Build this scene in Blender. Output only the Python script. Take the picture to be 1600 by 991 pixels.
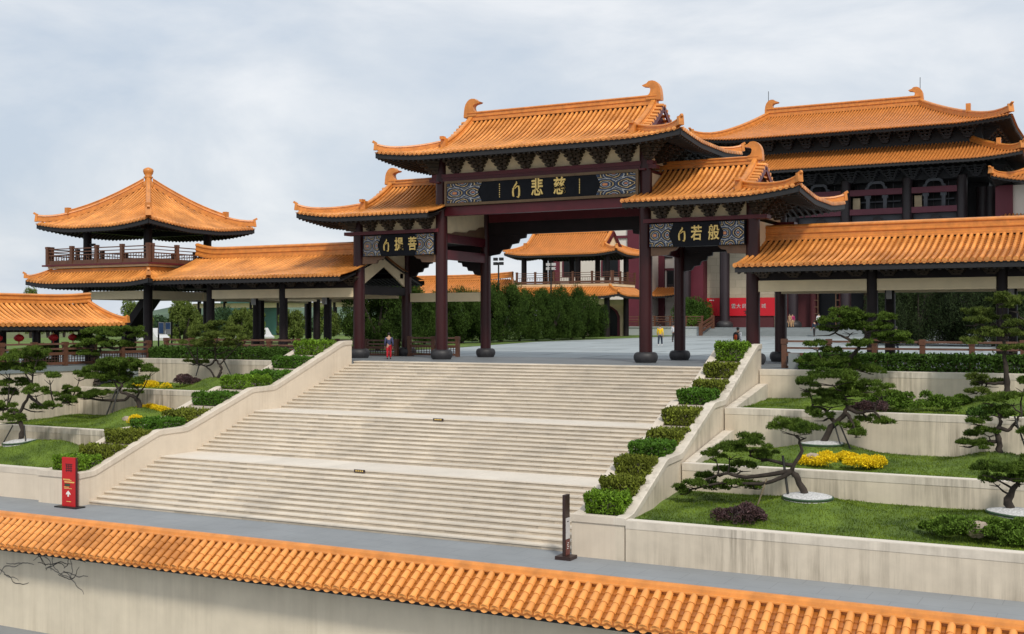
import bpy, bmesh, math, random
import numpy as np
from mathutils import Vector, Matrix

for o in list(bpy.data.objects): bpy.data.objects.remove(o)
scene = bpy.context.scene
C = scene.collection
R = math.radians
rng = np.random.default_rng(11)
random.seed(5)

# ------------------------------------------------------------------ camera
# z = 0 is the plaza in front of the gate; X runs along the steps, Y up the steps
F, YH, HC = 1859.57, 506.0, 1.85
YAW = R(27.982)
XR_, XF_ = math.cos(YAW), -math.sin(YAW)
YR_, YF_ = math.sin(YAW), math.cos(YAW)
cam = bpy.data.cameras.new('camera')
camo = bpy.data.objects.new('camera', cam); C.objects.link(camo)
camo.location = (0, 0, HC); camo.rotation_euler = (R(90), 0, YAW)
cam.sensor_width = 36.0; cam.lens = F / 1600 * 36.0
cam.shift_y = 10.5 / 1600
cam.clip_start = 0.5; cam.clip_end = 6000
scene.camera = camo
scene.render.resolution_x = 1024; scene.render.resolution_y = 634

# ------------------------------------------------------------------ light
SUN_AZ, SUN_EL = R(42), R(45)      # azimuth measured from -Y towards +X
w = bpy.data.worlds.new('World'); scene.world = w; w.use_nodes = True
nt = w.node_tree; nt.nodes.clear()
def wn(t, **k):
    n = nt.nodes.new(t)
    for a, b in k.items(): setattr(n, a, b)
    return n
sky = wn('ShaderNodeTexSky', sky_type='NISHITA', sun_disc=False)
sky.sun_elevation = SUN_EL; sky.sun_rotation = R(180) - SUN_AZ
sky.dust_density = 3.0
sc = wn('ShaderNodeVectorMath', operation='SCALE'); sc.inputs[3].default_value = 0.085
nt.links.new(sky.outputs[0], sc.inputs[0])
tc = wn('ShaderNodeTexCoord')
mp = wn('ShaderNodeMapping'); mp.inputs['Scale'].default_value = (1.0, 1.0, 2.6)
mp.inputs['Rotation'].default_value = (0.12, 0.1, 0.5)
nt.links.new(tc.outputs['Generated'], mp.inputs[0])
n1 = wn('ShaderNodeTexNoise'); n1.inputs['Scale'].default_value = 3.4; n1.inputs['Detail'].default_value = 9
n1.inputs['Roughness'].default_value = 0.56; n1.inputs['Distortion'].default_value = 0.35
nt.links.new(mp.outputs[0], n1.inputs[0])
n2 = wn('ShaderNodeTexNoise'); n2.inputs['Scale'].default_value = 1.3; n2.inputs['Detail'].default_value = 3
nt.links.new(mp.outputs[0], n2.inputs[0])
r1 = wn('ShaderNodeValToRGB')
r1.color_ramp.elements[0].position = 0.36; r1.color_ramp.elements[0].color = (0.55, 0.62, 0.71, 1)
r1.color_ramp.elements[1].position = 0.66; r1.color_ramp.elements[1].color = (0.84, 0.855, 0.875, 1)
e = r1.color_ramp.elements.new(0.5); e.color = (0.67, 0.715, 0.77, 1)
nt.links.new(n1.outputs[0], r1.inputs[0])
r2 = wn('ShaderNodeValToRGB')
r2.color_ramp.elements[0].position = 0.40; r2.color_ramp.elements[0].color = (0.82, 0.82, 0.82, 1)
r2.color_ramp.elements[1].position = 0.62; r2.color_ramp.elements[1].color = (0.97, 0.97, 0.97, 1)
nt.links.new(n2.outputs[0], r2.inputs[0])
mx = wn('ShaderNodeMix', data_type='RGBA')
nt.links.new(r2.outputs[0], mx.inputs[0])
nt.links.new(sc.outputs[0], mx.inputs[6]); nt.links.new(r1.outputs[0], mx.inputs[7])
bg = wn('ShaderNodeBackground'); bg.inputs[1].default_value = 1.0
nt.links.new(mx.outputs[2], bg.inputs[0])
wo = wn('ShaderNodeOutputWorld'); nt.links.new(bg.outputs[0], wo.inputs[0])

sl = bpy.data.lights.new('sun', 'SUN'); sl.energy = 2.1; sl.angle = R(9); sl.color = (1.0, 0.93, 0.83)
so = bpy.data.objects.new('sun', sl); C.objects.link(so)
sd = Vector((math.sin(SUN_AZ) * math.cos(SUN_EL), -math.cos(SUN_AZ) * math.cos(SUN_EL), math.sin(SUN_EL)))
so.rotation_euler = sd.to_track_quat('Z', 'Y').to_euler(); so.location = (30, -30, 80)

scene.view_settings.view_transform = 'Standard'; scene.view_settings.look = 'None'
scene.view_settings.exposure = 0.22; scene.view_settings.gamma = 1.0
scene.render.engine = 'CYCLES'

# ------------------------------------------------------------------ helpers
def ray(x, y):
    u = (x - 800) / F; v = (YH - y) / F
    return np.array([u * XR_ + XF_, u * YR_ + YF_, v])
def onZ(x, y, z):
    r = ray(x, y); return r * ((z - HC) / r[2]) + np.array([0, 0, HC])
def onY(x, y, Y):
    r = ray(x, y); return r * (Y / r[1]) + np.array([0, 0, HC])
def onX(x, y, X):
    r = ray(x, y); return r * (X / r[0]) + np.array([0, 0, HC])
def atd(x, y, d):
    return ray(x, y) * d + np.array([0, 0, HC])
def plaza_z(Y): return max(0.0, (Y - 58.5) * 0.0065)

def link(o, parent=None):
    C.objects.link(o)
    if parent is not None:
        o.parent = parent
        loc = parent.get('_loc')
        if loc is not None: o.matrix_parent_inverse = Matrix.Translation(Vector(loc)).inverted()
    return o
def tag(o, label=None, cat=None, group=None, kind=None):
    if label: o['label'] = label
    if cat: o['category'] = cat
    if group: o['group'] = group
    if kind: o['kind'] = kind
    return o
def thing(name, label, cat, loc, group=None):
    o = bpy.data.objects.new(name, None); C.objects.link(o)
    o.location = loc; o.empty_display_size = 0.3
    o['_loc'] = [float(v) for v in loc]
    return tag(o, label, cat, group)
def mesh_np(name, v, f, mat, parent=None, smooth=False, link_it=True):
    v = np.asarray(v, dtype=np.float32); f = np.asarray(f, dtype=np.int32)
    me = bpy.data.meshes.new(name)
    n, k = f.shape
    me.vertices.add(len(v)); me.vertices.foreach_set('co', v.ravel())
    me.loops.add(n * k); me.loops.foreach_set('vertex_index', f.ravel())
    me.polygons.add(n); me.polygons.foreach_set('loop_start', np.arange(n, dtype=np.int32) * k)
    me.polygons.foreach_set('loop_total', np.full(n, k, dtype=np.int32))
    if smooth: me.polygons.foreach_set('use_smooth', np.ones(n, dtype=bool))
    me.update(calc_edges=True)
    if mat: me.materials.append(M[mat])
    o = bpy.data.objects.new(name, me)
    if link_it: link(o, parent)
    return o
def inst(src, name, loc, rotz=0.0, parent=None, scale=None):
    o = bpy.data.objects.new(name, src.data if hasattr(src, 'data') else src)
    C.objects.link(o); o.location = loc; o.rotation_euler = (0, 0, rotz)
    if scale is not None: o.scale = scale
    if parent is not None:
        o.parent = parent
        l = parent.get('_loc')
        if l is not None: o.matrix_parent_inverse = Matrix.Translation(Vector(l)).inverted()
    return o

class MB:
    def __init__(s): s.v = []; s.f = []; s.sm = []
    def add(s, vs, fs, smooth=False):
        b = len(s.v); s.v += [tuple(map(float, q)) for q in vs]
        s.f += [tuple(i + b for i in q) for q in fs]; s.sm += [smooth] * len(fs); return s
    def box(s, x0, x1, y0, y1, z0, z1):
        return s.add([(x0,y0,z0),(x1,y0,z0),(x1,y1,z0),(x0,y1,z0),(x0,y0,z1),(x1,y0,z1),(x1,y1,z1),(x0,y1,z1)],
                     [(0,3,2,1),(4,5,6,7),(0,1,5,4),(1,2,6,5),(2,3,7,6),(3,0,4,7)])
    def bar(s, p, q, wd, h, up=(0,0,1)):
        p = Vector(p); q = Vector(q); d = (q - p).normalized(); up = Vector(up)
        sx = d.cross(up)
        if sx.length < 1e-4: sx = d.cross(Vector((1,0,0)))
        sx.normalize(); uz = sx.cross(d)
        vs = []
        for a in (p, q):
            for i, j in ((-1,-1),(1,-1),(1,1),(-1,1)): vs.append(a + sx * (i * wd / 2) + uz * (j * h / 2))
        return s.add(vs, [(0,1,2,3),(7,6,5,4),(0,4,5,1),(1,5,6,2),(2,6,7,3),(3,7,4,0)])
    def tube(s, pts, rad, n=8, caps=True, smooth=True):
        pts = [Vector(p) for p in pts]; m = len(pts)
        if not hasattr(rad, '__len__'): rad = [rad] * m
        vs = []; ref = None
        for i, p in enumerate(pts):
            d = (pts[min(i+1,m-1)] - pts[max(i-1,0)]).normalized()
            if ref is None:
                ref = d.orthogonal().normalized()
            ref = (ref - d * ref.dot(d)).normalized(); b = d.cross(ref)
            for k in range(n):
                a = 2 * math.pi * k / n
                vs.append(p + (ref * math.cos(a) + b * math.sin(a)) * rad[i])
        fs = []
        for i in range(m - 1):
            for k in range(n):
                fs.append((i*n+k, i*n+(k+1)%n, (i+1)*n+(k+1)%n, (i+1)*n+k))
        s.add(vs, fs, smooth)
        if caps:
            s.add(vs[:n], [tuple(reversed(range(n)))]); s.add(vs[-n:], [tuple(range(n))])
        return s
    def lathe(s, prof, c, n=20, smooth=True):
        vs = []; m = len(prof)
        for r, z in prof:
            for k in range(n):
                a = 2 * math.pi * k / n
                vs.append((c[0] + r * math.cos(a), c[1] + r * math.sin(a), c[2] + z))
        fs = [(i*n+k, i*n+(k+1)%n, (i+1)*n+(k+1)%n, (i+1)*n+k) for i in range(m-1) for k in range(n)]
        s.add(vs, fs, smooth)
        s.add(vs[:n], [tuple(reversed(range(n)))]); s.add(vs[-n:], [tuple(range(n))])
        return s
    def prism(s, poly, fn, t0, t1):
        """poly: 2D points ccw; fn(a, b, t) -> xyz"""
        n = len(poly)
        vs = [fn(a, b, t0) for a, b in poly] + [fn(a, b, t1) for a, b in poly]
        fs = [tuple(range(n)), tuple(reversed(range(n, 2*n)))]
        fs += [(i, i + n, (i+1) % n + n, (i+1) % n) for i in range(n)]
        return s.add(vs, fs)
    def grid(s, P, smooth=False):
        m = len(P); n = len(P[0])
        vs = [q for r in P for q in r]
        return s.add(vs, [(i*n+j, i*n+j+1, (i+1)*n+j+1, (i+1)*n+j) for i in range(m-1) for j in range(n-1)], smooth)
    def build(s, name, mat, parent=None, smooth=None, fix=False, origin=None):
        me = bpy.data.meshes.new(name)
        v = s.v
        if origin is not None: v = [(a-origin[0], b-origin[1], c-origin[2]) for a, b, c in v]
        me.from_pydata(v, [], s.f)
        me.polygons.foreach_set('use_smooth', s.sm if smooth is None else [smooth] * len(s.f))
        if fix:
            bm = bmesh.new(); bm.from_mesh(me); bmesh.ops.recalc_face_normals(bm, faces=bm.faces); bm.to_mesh(me); bm.free()
        me.update(); me.materials.append(M[mat])
        o = bpy.data.objects.new(name, me)
        link(o, parent)
        if origin is not None: o.location = origin
        return o

# ------------------------------------------------------------------ materials
M = {}
def mat(name, col, rough=0.6, var=0.15, scale=4.0, bump=0.0, spec=0.5, col2=None, stretch=(1,1,1),
        island=0.0, objrand=0.0, metal=0.0, streak=None, detail=6, bscale=None, sub=0.0):
    m = bpy.data.materials.new(name); M[name] = m; m.use_nodes = True
    t = m.node_tree; N = t.nodes; L = t.links; p = N['Principled BSDF']
    p.inputs['Roughness'].default_value = rough; p.inputs['Specular IOR Level'].default_value = spec
    p.inputs['Metallic'].default_value = metal
    tcn = N.new('ShaderNodeTexCoord'); mpn = N.new('ShaderNodeMapping'); mpn.inputs['Scale'].default_value = stretch
    L.new(tcn.outputs['Object'], mpn.inputs[0])
    no = N.new('ShaderNodeTexNoise'); no.inputs['Scale'].default_value = scale; no.inputs['Detail'].default_value = detail
    no.inputs['Roughness'].default_value = 0.62
    L.new(mpn.outputs[0], no.inputs[0])
    rp = N.new('ShaderNodeValToRGB')
    a = [max(0, c * (1 - var)) for c in col]; b = [min(1, c * (1 + var)) for c in (col2 or col)]
    rp.color_ramp.elements[0].position = 0.32; rp.color_ramp.elements[0].color = (*a, 1)
    rp.color_ramp.elements[1].position = 0.68; rp.color_ramp.elements[1].color = (*b, 1)
    L.new(no.outputs[0], rp.inputs[0])
    out = rp.outputs[0]
    def mul(out, src, lo, hi):
        mr = N.new('ShaderNodeMapRange'); mr.inputs[3].default_value = lo; mr.inputs[4].default_value = hi
        L.new(src, mr.inputs[0])
        v = N.new('ShaderNodeVectorMath'); v.operation = 'SCALE'
        L.new(out, v.inputs[0]); L.new(mr.outputs[0], v.inputs[3]); return v.outputs[0]
    if island:
        g = N.new('ShaderNodeNewGeometry'); out = mul(out, g.outputs['Random Per Island'], 1 - island, 1 + island)
    if objrand:
        g = N.new('ShaderNodeObjectInfo'); out = mul(out, g.outputs['Random'], 1 - objrand, 1 + objrand)
    if streak:
        mp2 = N.new('ShaderNodeMapping'); mp2.inputs['Scale'].default_value = (3.2, 3.2, 0.16)
        L.new(tcn.outputs['Object'], mp2.inputs[0])
        ns = N.new('ShaderNodeTexNoise'); ns.inputs['Scale'].default_value = 1.6; ns.inputs['Detail'].default_value = 7
        ns.inputs['Roughness'].default_value = 0.68
        L.new(mp2.outputs[0], ns.inputs[0])
        nl = N.new('ShaderNodeTexNoise'); nl.inputs['Scale'].default_value = 0.35; nl.inputs['Detail'].default_value = 3
        L.new(tcn.outputs['Object'], nl.inputs[0])
        s1 = N.new('ShaderNodeMapRange'); s1.inputs[1].default_value = 0.43; s1.inputs[2].default_value = 0.72
        L.new(ns.outputs[0], s1.inputs[0])
        s2 = N.new('ShaderNodeMapRange'); s2.inputs[1].default_value = 0.42; s2.inputs[2].default_value = 0.64
        s2.inputs[3].default_value = 0.16
        L.new(nl.outputs[0], s2.inputs[0])
        mm = N.new('ShaderNodeMath'); mm.operation = 'MULTIPLY'; L.new(s1.outputs[0], mm.inputs[0]); L.new(s2.outputs[0], mm.inputs[1])
        mk = N.new('ShaderNodeMath'); mk.operation = 'MULTIPLY'; L.new(mm.outputs[0], mk.inputs[0]); mk.inputs[1].default_value = streak[3]
        mxx = N.new('ShaderNodeMix'); mxx.data_type = 'RGBA'
        L.new(mk.outputs[0], mxx.inputs[0]); L.new(out, mxx.inputs[6]); mxx.inputs[7].default_value = (*streak[:3], 1)
        out = mxx.outputs[2]
    L.new(out, p.inputs['Base Color'])
    if bump:
        bp = N.new('ShaderNodeBump'); bp.inputs['Strength'].default_value = bump; bp.inputs['Distance'].default_value = 0.02
        nb = N.new('ShaderNodeTexNoise'); nb.inputs['Scale'].default_value = bscale or scale * 6; nb.inputs['Detail'].default_value = 5
        L.new(mpn.outputs[0], nb.inputs[0]); L.new(nb.outputs[0], bp.inputs['Height']); L.new(bp.outputs[0], p.inputs['Normal'])
    return m

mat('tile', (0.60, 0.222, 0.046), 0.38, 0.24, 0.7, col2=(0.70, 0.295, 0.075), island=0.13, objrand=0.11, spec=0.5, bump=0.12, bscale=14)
mat('tile_pan', (0.40, 0.13, 0.022), 0.38, 0.18, 1.6, island=0.10, spec=0.5)  # pan colour darkened to stand for the shade between the glossy barrel rows
mat('ridge_tile', (0.60, 0.22, 0.042), 0.40, 0.20, 3.0, objrand=0.05, spec=0.5, bump=0.15, bscale=20)
mat('tile_far', (0.59, 0.22, 0.052), 0.42, 0.12, 0.8, island=0.10, spec=0.4)
mat('lacquer', (0.034, 0.0060, 0.0070), 0.38, 0.25, 1.2, spec=0.35, stretch=(1,1,0.3))
mat('lacquer_dark', (0.013, 0.008, 0.009), 0.5, 0.3, 1.5, spec=0.25)
mat('beam_red', (0.095, 0.010, 0.016), 0.42, 0.2, 1.5, spec=0.4)
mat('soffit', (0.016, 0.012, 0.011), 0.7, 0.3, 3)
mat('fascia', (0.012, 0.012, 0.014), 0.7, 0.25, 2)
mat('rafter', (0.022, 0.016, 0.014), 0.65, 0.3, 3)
mat('bracket', (0.055, 0.036, 0.022), 0.6, 0.4, 6, objrand=0.2)
mat('cream', (0.80, 0.635, 0.41), 0.75, 0.10, 1.2)
mat('cream_beam', (0.84, 0.695, 0.45), 0.7, 0.08, 1.0)
mat('brown_trim', (0.16, 0.085, 0.045), 0.55, 0.2, 3)
mat('bronze', (0.14, 0.085, 0.04), 0.4, 0.2, 3, metal=0.3)
mat('plaque', (0.009, 0.010, 0.014), 0.55, 0.2, 3, spec=0.12)
mat('gold', (0.88, 0.63, 0.20), 0.35, 0.10, 8, metal=0.1)
mat('base_stone', (0.028, 0.027, 0.030), 0.55, 0.25, 6, bump=0.2)
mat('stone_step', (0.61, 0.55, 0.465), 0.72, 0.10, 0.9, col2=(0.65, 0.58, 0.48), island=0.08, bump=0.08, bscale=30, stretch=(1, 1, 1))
mat('stone_riser', (0.455, 0.395, 0.315), 0.8, 0.14, 2.2, island=0.16)  # riser colour darkened: the weaker light on upright faces is painted in
mat('landing', (0.68, 0.62, 0.535), 0.65, 0.06, 0.8, island=0.05)
mat('wall_plaster', (0.67, 0.58, 0.465), 0.75, 0.07, 0.8, streak=(0.45, 0.36, 0.26, 0.45))
mat('wall_stained', (0.62, 0.545, 0.435), 0.8, 0.09, 1.2, streak=(0.17, 0.14, 0.10, 1.0), bump=0.1, bscale=20)
mat('coping', (0.62, 0.545, 0.45), 0.7, 0.10, 1.5, streak=(0.38, 0.33, 0.27, 0.5), bump=0.1, bscale=25)
mat('coping_old', (0.63, 0.57, 0.48), 0.75, 0.12, 1.5, streak=(0.20, 0.17, 0.13, 0.95), bump=0.12, bscale=25)
mat('soil', (0.055, 0.038, 0.024), 0.95, 0.3, 8, bump=0.4)
mat('grass', (0.062, 0.112, 0.010), 0.9, 0.35, 0.9, col2=(0.105, 0.165, 0.018), bump=0.5, bscale=60, detail=9)
mat('grass_blade', (0.070, 0.132, 0.010), 0.85, 0.4, 0.9, col2=(0.125, 0.175, 0.02), island=0.4, spec=0.1)
mat('grass_mound', (0.075, 0.095, 0.02), 0.9, 0.35, 2.2, col2=(0.10, 0.115, 0.03), bump=0.5, bscale=60, detail=9)
mat('pine_needle', (0.052, 0.098, 0.013), 0.75, 0.35, 1.6, col2=(0.075, 0.118, 0.016), island=0.4, spec=0.12)
mat('pine_needle2', (0.062, 0.098, 0.018), 0.75, 0.35, 1.6, col2=(0.095, 0.125, 0.024), island=0.4, spec=0.12)
mat('bark', (0.035, 0.026, 0.020), 0.9, 0.45, 6, bump=0.6, bscale=25)
mat('bark_light', (0.085, 0.070, 0.058), 0.9, 0.35, 6, bump=0.5)
mat('leaf_bright', (0.105, 0.195, 0.012), 0.6, 0.3, 1.6, island=0.42, spec=0.18)
mat('leaf_dark', (0.055, 0.13, 0.01), 0.6, 0.3, 1.6, island=0.42, spec=0.18)
mat('leaf_olive', (0.125, 0.15, 0.018), 0.7, 0.3, 1.6, island=0.45, spec=0.15)
mat('leaf_hedge', (0.042, 0.088, 0.012), 0.6, 0.3, 1.2, island=0.45, spec=0.15)
mat('leaf_low', (0.085, 0.15, 0.018), 0.7, 0.3, 1.8, island=0.45, spec=0.15)
mat('leaf_purple', (0.040, 0.022, 0.026), 0.7, 0.3, 2, island=0.5, col2=(0.065, 0.03, 0.03))
mat('flower_yellow', (0.76, 0.56, 0.012), 0.7, 0.15, 2, island=0.25, spec=0.2)
mat('juniper', (0.022, 0.046, 0.009), 0.8, 0.35, 0.6, col2=(0.038, 0.066, 0.012), island=0.45, spec=0.06)
mat('tree_dark', (0.02, 0.034, 0.009), 0.8, 0.35, 0.6, island=0.5, spec=0.2)
mat('tree_far', (0.105, 0.145, 0.028), 0.8, 0.3, 0.3, island=0.4, spec=0.2)
mat('tree_far_dark', (0.035, 0.070, 0.028), 0.8, 0.3, 0.3, island=0.4, spec=0.2)
mat('wood_rail', (0.115, 0.048, 0.026), 0.55, 0.22, 2.5, stretch=(1,1,1), objrand=0.08)
mat('wood_rail_top', (0.15, 0.075, 0.050), 0.5, 0.2, 2.5)
mat('wood_dark', (0.060, 0.028, 0.020), 0.6, 0.25, 2.5)
mat('stake', (0.03, 0.03, 0.028), 0.7, 0.2, 4)
mat('bamboo', (0.24, 0.19, 0.12), 0.7, 0.2, 4)
mat('gravel', (0.52, 0.52, 0.51), 0.9, 0.4, 18, bump=0.6, bscale=50)
mat('rock', (0.34, 0.28, 0.22), 0.9, 0.3, 4, bump=0.7, bscale=12)
mat('sign_red', (0.52, 0.010, 0.012), 0.4, 0.08, 3)
mat('sign_maroon', (0.05, 0.008, 0.012), 0.5, 0.1, 3)
mat('sign_brown', (0.035, 0.018, 0.016), 0.45, 0.15, 3)
mat('sign_grey', (0.50, 0.48, 0.47), 0.5, 0.05, 3)
mat('sign_rust', (0.13, 0.035, 0.030), 0.5, 0.15, 5)
mat('print_white', (0.82, 0.80, 0.76), 0.6, 0.03, 3)
mat('print_black', (0.012, 0.010, 0.010), 0.6, 0.1, 3)
mat('print_green', (0.03, 0.07, 0.03), 0.6, 0.1, 3)
mat('print_blue', (0.12, 0.25, 0.55), 0.6, 0.1, 3)
mat('metal_dark', (0.03, 0.03, 0.032), 0.45, 0.1, 3, metal=0.5)
mat('white_paint', (0.78, 0.77, 0.75), 0.5, 0.05, 2)
mat('tower_wall', (0.68, 0.62, 0.56), 0.75, 0.06, 0.3)
mat('tower_trim', (0.11, 0.012, 0.025), 0.6, 0.12, 0.5)
mat('hall_dark', (0.015, 0.015, 0.019), 0.6, 0.25, 0.4)
mat('hall_col', (0.022, 0.013, 0.017), 0.45, 0.2, 0.4)
mat('hall_bracket', (0.028, 0.027, 0.033), 0.6, 0.2, 0.6, objrand=0.15)
mat('hall_beam', (0.14, 0.030, 0.050), 0.55, 0.15, 0.4)
mat('hall_trim', (0.085, 0.088, 0.105), 0.6, 0.15, 0.5)
mat('hall_wall_red', (0.085, 0.016, 0.020), 0.7, 0.15, 0.4)
mat('glass_dark', (0.008, 0.009, 0.011), 0.35, 0.2, 0.6, spec=0.2)
mat('banner_red', (0.56, 0.006, 0.018), 0.55, 0.05, 0.6)
mat('grey_stone', (0.20, 0.23, 0.24), 0.75, 0.12, 0.8)
mat('grey_step', (0.21, 0.235, 0.24), 0.75, 0.10, 0.8, objrand=0.04)
mat('terrace_grey', (0.40, 0.44, 0.45), 0.75, 0.08, 0.6)
mat('wall_white', (0.66, 0.585, 0.45), 0.75, 0.08, 1.2, streak=(0.40, 0.34, 0.24, 0.5))
mat('ink', (0.035, 0.032, 0.030), 0.8, 0.3, 6)
mat('ink_light', (0.22, 0.20, 0.17), 0.8, 0.2, 6)
mat('lantern_red', (0.45, 0.012, 0.015), 0.6, 0.12, 3)
mat('hill_green', (0.055, 0.10, 0.062), 0.95, 0.25, 0.05, col2=(0.075, 0.12, 0.07))
mat('van_white', (0.6, 0.6, 0.6), 0.4, 0.05, 2)
mat('net_green', (0.05, 0.17, 0.13), 0.7, 0.15, 0.3)
mat('skin', (0.42, 0.25, 0.17), 0.6, 0.08, 5)
mat('hair', (0.012, 0.010, 0.009), 0.6, 0.1, 5)
for nme, colr in dict(cloth_yellow=(0.78, 0.50, 0.01), cloth_navy=(0.018, 0.030, 0.055), cloth_red=(0.42, 0.008, 0.02),
                      cloth_blue=(0.055, 0.060, 0.13), cloth_black=(0.015, 0.015, 0.017), cloth_white=(0.72, 0.72, 0.74),
                      cloth_orange=(0.62, 0.09, 0.02), cloth_tan=(0.45, 0.28, 0.15), cloth_pink=(0.35, 0.03, 0.12)).items():
    mat(nme, colr, 0.85, 0.12, 14)

def slab_mat(name, col, joint, bw, bh, rot, rough=0.6, var=0.05, mortar=0.012, offset=0.5, bumpy=0.0):
    m = bpy.data.materials.new(name); M[name] = m; m.use_nodes = True
    t = m.node_tree; N = t.nodes; L = t.links; p = N['Principled BSDF']; p.inputs['Roughness'].default_value = rough
    tcn = N.new('ShaderNodeTexCoord'); mpn = N.new('ShaderNodeMapping'); mpn.inputs['Rotation'].default_value = rot
    L.new(tcn.outputs['Object'], mpn.inputs[0])
    bk = N.new('ShaderNodeTexBrick'); bk.inputs['Scale'].default_value = 1.0
    bk.inputs['Brick Width'].default_value = bw; bk.inputs['Row Height'].default_value = bh
    bk.inputs['Mortar Size'].default_value = mortar; bk.inputs['Mortar Smooth'].default_value = 0.3; bk.offset = offset
    bk.inputs['Color1'].default_value = (*[c*(1-var) for c in col], 1); bk.inputs['Color2'].default_value = (*[c*(1+var) for c in col], 1)
    bk.inputs['Mortar'].default_value = (*joint, 1)
    L.new(mpn.outputs[0], bk.inputs[0])
    no = N.new('ShaderNodeTexNoise'); no.inputs['Scale'].default_value = 0.35; no.inputs['Detail'].default_value = 8
    no.inputs['Roughness'].default_value = 0.65
    L.new(tcn.outputs['Object'], no.inputs[0])
    mr = N.new('ShaderNodeMapRange'); mr.inputs[1].default_value = 0.3; mr.inputs[2].default_value = 0.7
    mr.inputs[3].default_value = 0.86; mr.inputs[4].default_value = 1.12
    L.new(no.outputs[0], mr.inputs[0])
    v = N.new('ShaderNodeVectorMath'); v.operation = 'SCALE'; L.new(bk.outputs[0], v.inputs[0]); L.new(mr.outputs[0], v.inputs[3])
    L.new(v.outputs[0], p.inputs['Base Color'])
slab_mat('plaza', (0.315, 0.355, 0.365), (0.17, 0.195, 0.205), 9.0, 4.5, (0, 0, 0), 0.65, 0.12, 0.22)
slab_mat('lower_pave', (0.245, 0.262, 0.275), (0.20, 0.212, 0.222), 1.2, 0.9, (0, 0, 0), 0.7, 0.02, 0.012)
slab_mat('gate_floor', (0.16, 0.175, 0.185), (0.11, 0.12, 0.125), 1.2, 1.2, (0, 0, 0), 0.6, 0.05, 0.015)
slab_mat('hall_wall', (0.46, 0.395, 0.29), (0.36, 0.31, 0.23), 1.6, 0.9, (R(90), 0, 0), 0.7, 0.05, 0.03)

def cloud_panel(name, ox, oz, sx, sz):
    """carved cloud bands, gold and blue, mirrored about the panel's mid height"""
    m = bpy.data.materials.new(name); M[name] = m; m.use_nodes = True
    t = m.node_tree; N = t.nodes; L = t.links; p = N['Principled BSDF']; p.inputs['Roughness'].default_value = 0.45
    tcn = N.new('ShaderNodeTexCoord'); sp = N.new('ShaderNodeSeparateXYZ'); L.new(tcn.outputs['Object'], sp.inputs[0])
    def mth(op, a, b=None):
        n = N.new('ShaderNodeMath'); n.operation = op
        for i, q in enumerate((a, b)):
            if q is None: continue
            if isinstance(q, (int, float)): n.inputs[i].default_value = q
            else: L.new(q, n.inputs[i])
        return n.outputs[0]
    x = mth('DIVIDE', mth('SUBTRACT', sp.outputs[0], ox), sx)
    z = mth('ABSOLUTE', mth('DIVIDE', mth('SUBTRACT', sp.outputs[2], oz), sz))
    xa = mth('ABSOLUTE', x)
    # interference of two ring systems -> interlocking contour bands
    d1 = mth('SQRT', mth('ADD', mth('POWER', mth('SUBTRACT', xa, 0.52), 2.0), mth('POWER', z, 2.0)))
    d2 = mth('SQRT', mth('ADD', mth('POWER', mth('ADD', x, 0.1), 2.0), mth('POWER', mth('SUBTRACT', z, 1.0), 2.0)))
    d = mth('MINIMUM', d1, mth('MULTIPLY', d2, 1.05))
    cv = N.new('ShaderNodeCombineXYZ'); L.new(x, cv.inputs[0]); L.new(z, cv.inputs[2])
    no = N.new('ShaderNodeTexNoise'); no.inputs['Scale'].default_value = 2.6; no.inputs['Detail'].default_value = 2; L.new(cv.outputs[0], no.inputs[0])
    d = mth('ADD', d, mth('MULTIPLY', mth('SUBTRACT', no.outputs[0], 0.5), 0.35))
    fr = mth('FRACT', mth('MULTIPLY', d, 2.9))
    rp = N.new('ShaderNodeValToRGB'); rp.color_ramp.interpolation = 'CONSTANT'
    el = rp.color_ramp.elements
    el[0].position = 0; el[0].color = (0.70, 0.50, 0.20, 1)
    el[1].position = 0.11; el[1].color = (0.012, 0.016, 0.034, 1)
    for q, c in ((0.36, (0.030, 0.055, 0.12)), (0.58, (0.55, 0.55, 0.52)), (0.68, (0.012, 0.016, 0.034))):
        ee = el.new(q); ee.color = (*c, 1)
    L.new(fr, rp.inputs[0])
    core = mth('LESS_THAN', d, 0.115)
    mxn = N.new('ShaderNodeMix'); mxn.data_type = 'RGBA'; L.new(core, mxn.inputs[0]); L.new(rp.outputs[0], mxn.inputs[6])
    mxn.inputs[7].default_value = (0.62, 0.24, 0.09, 1)
    L.new(mxn.outputs[2], p.inputs['Base Color'])
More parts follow.
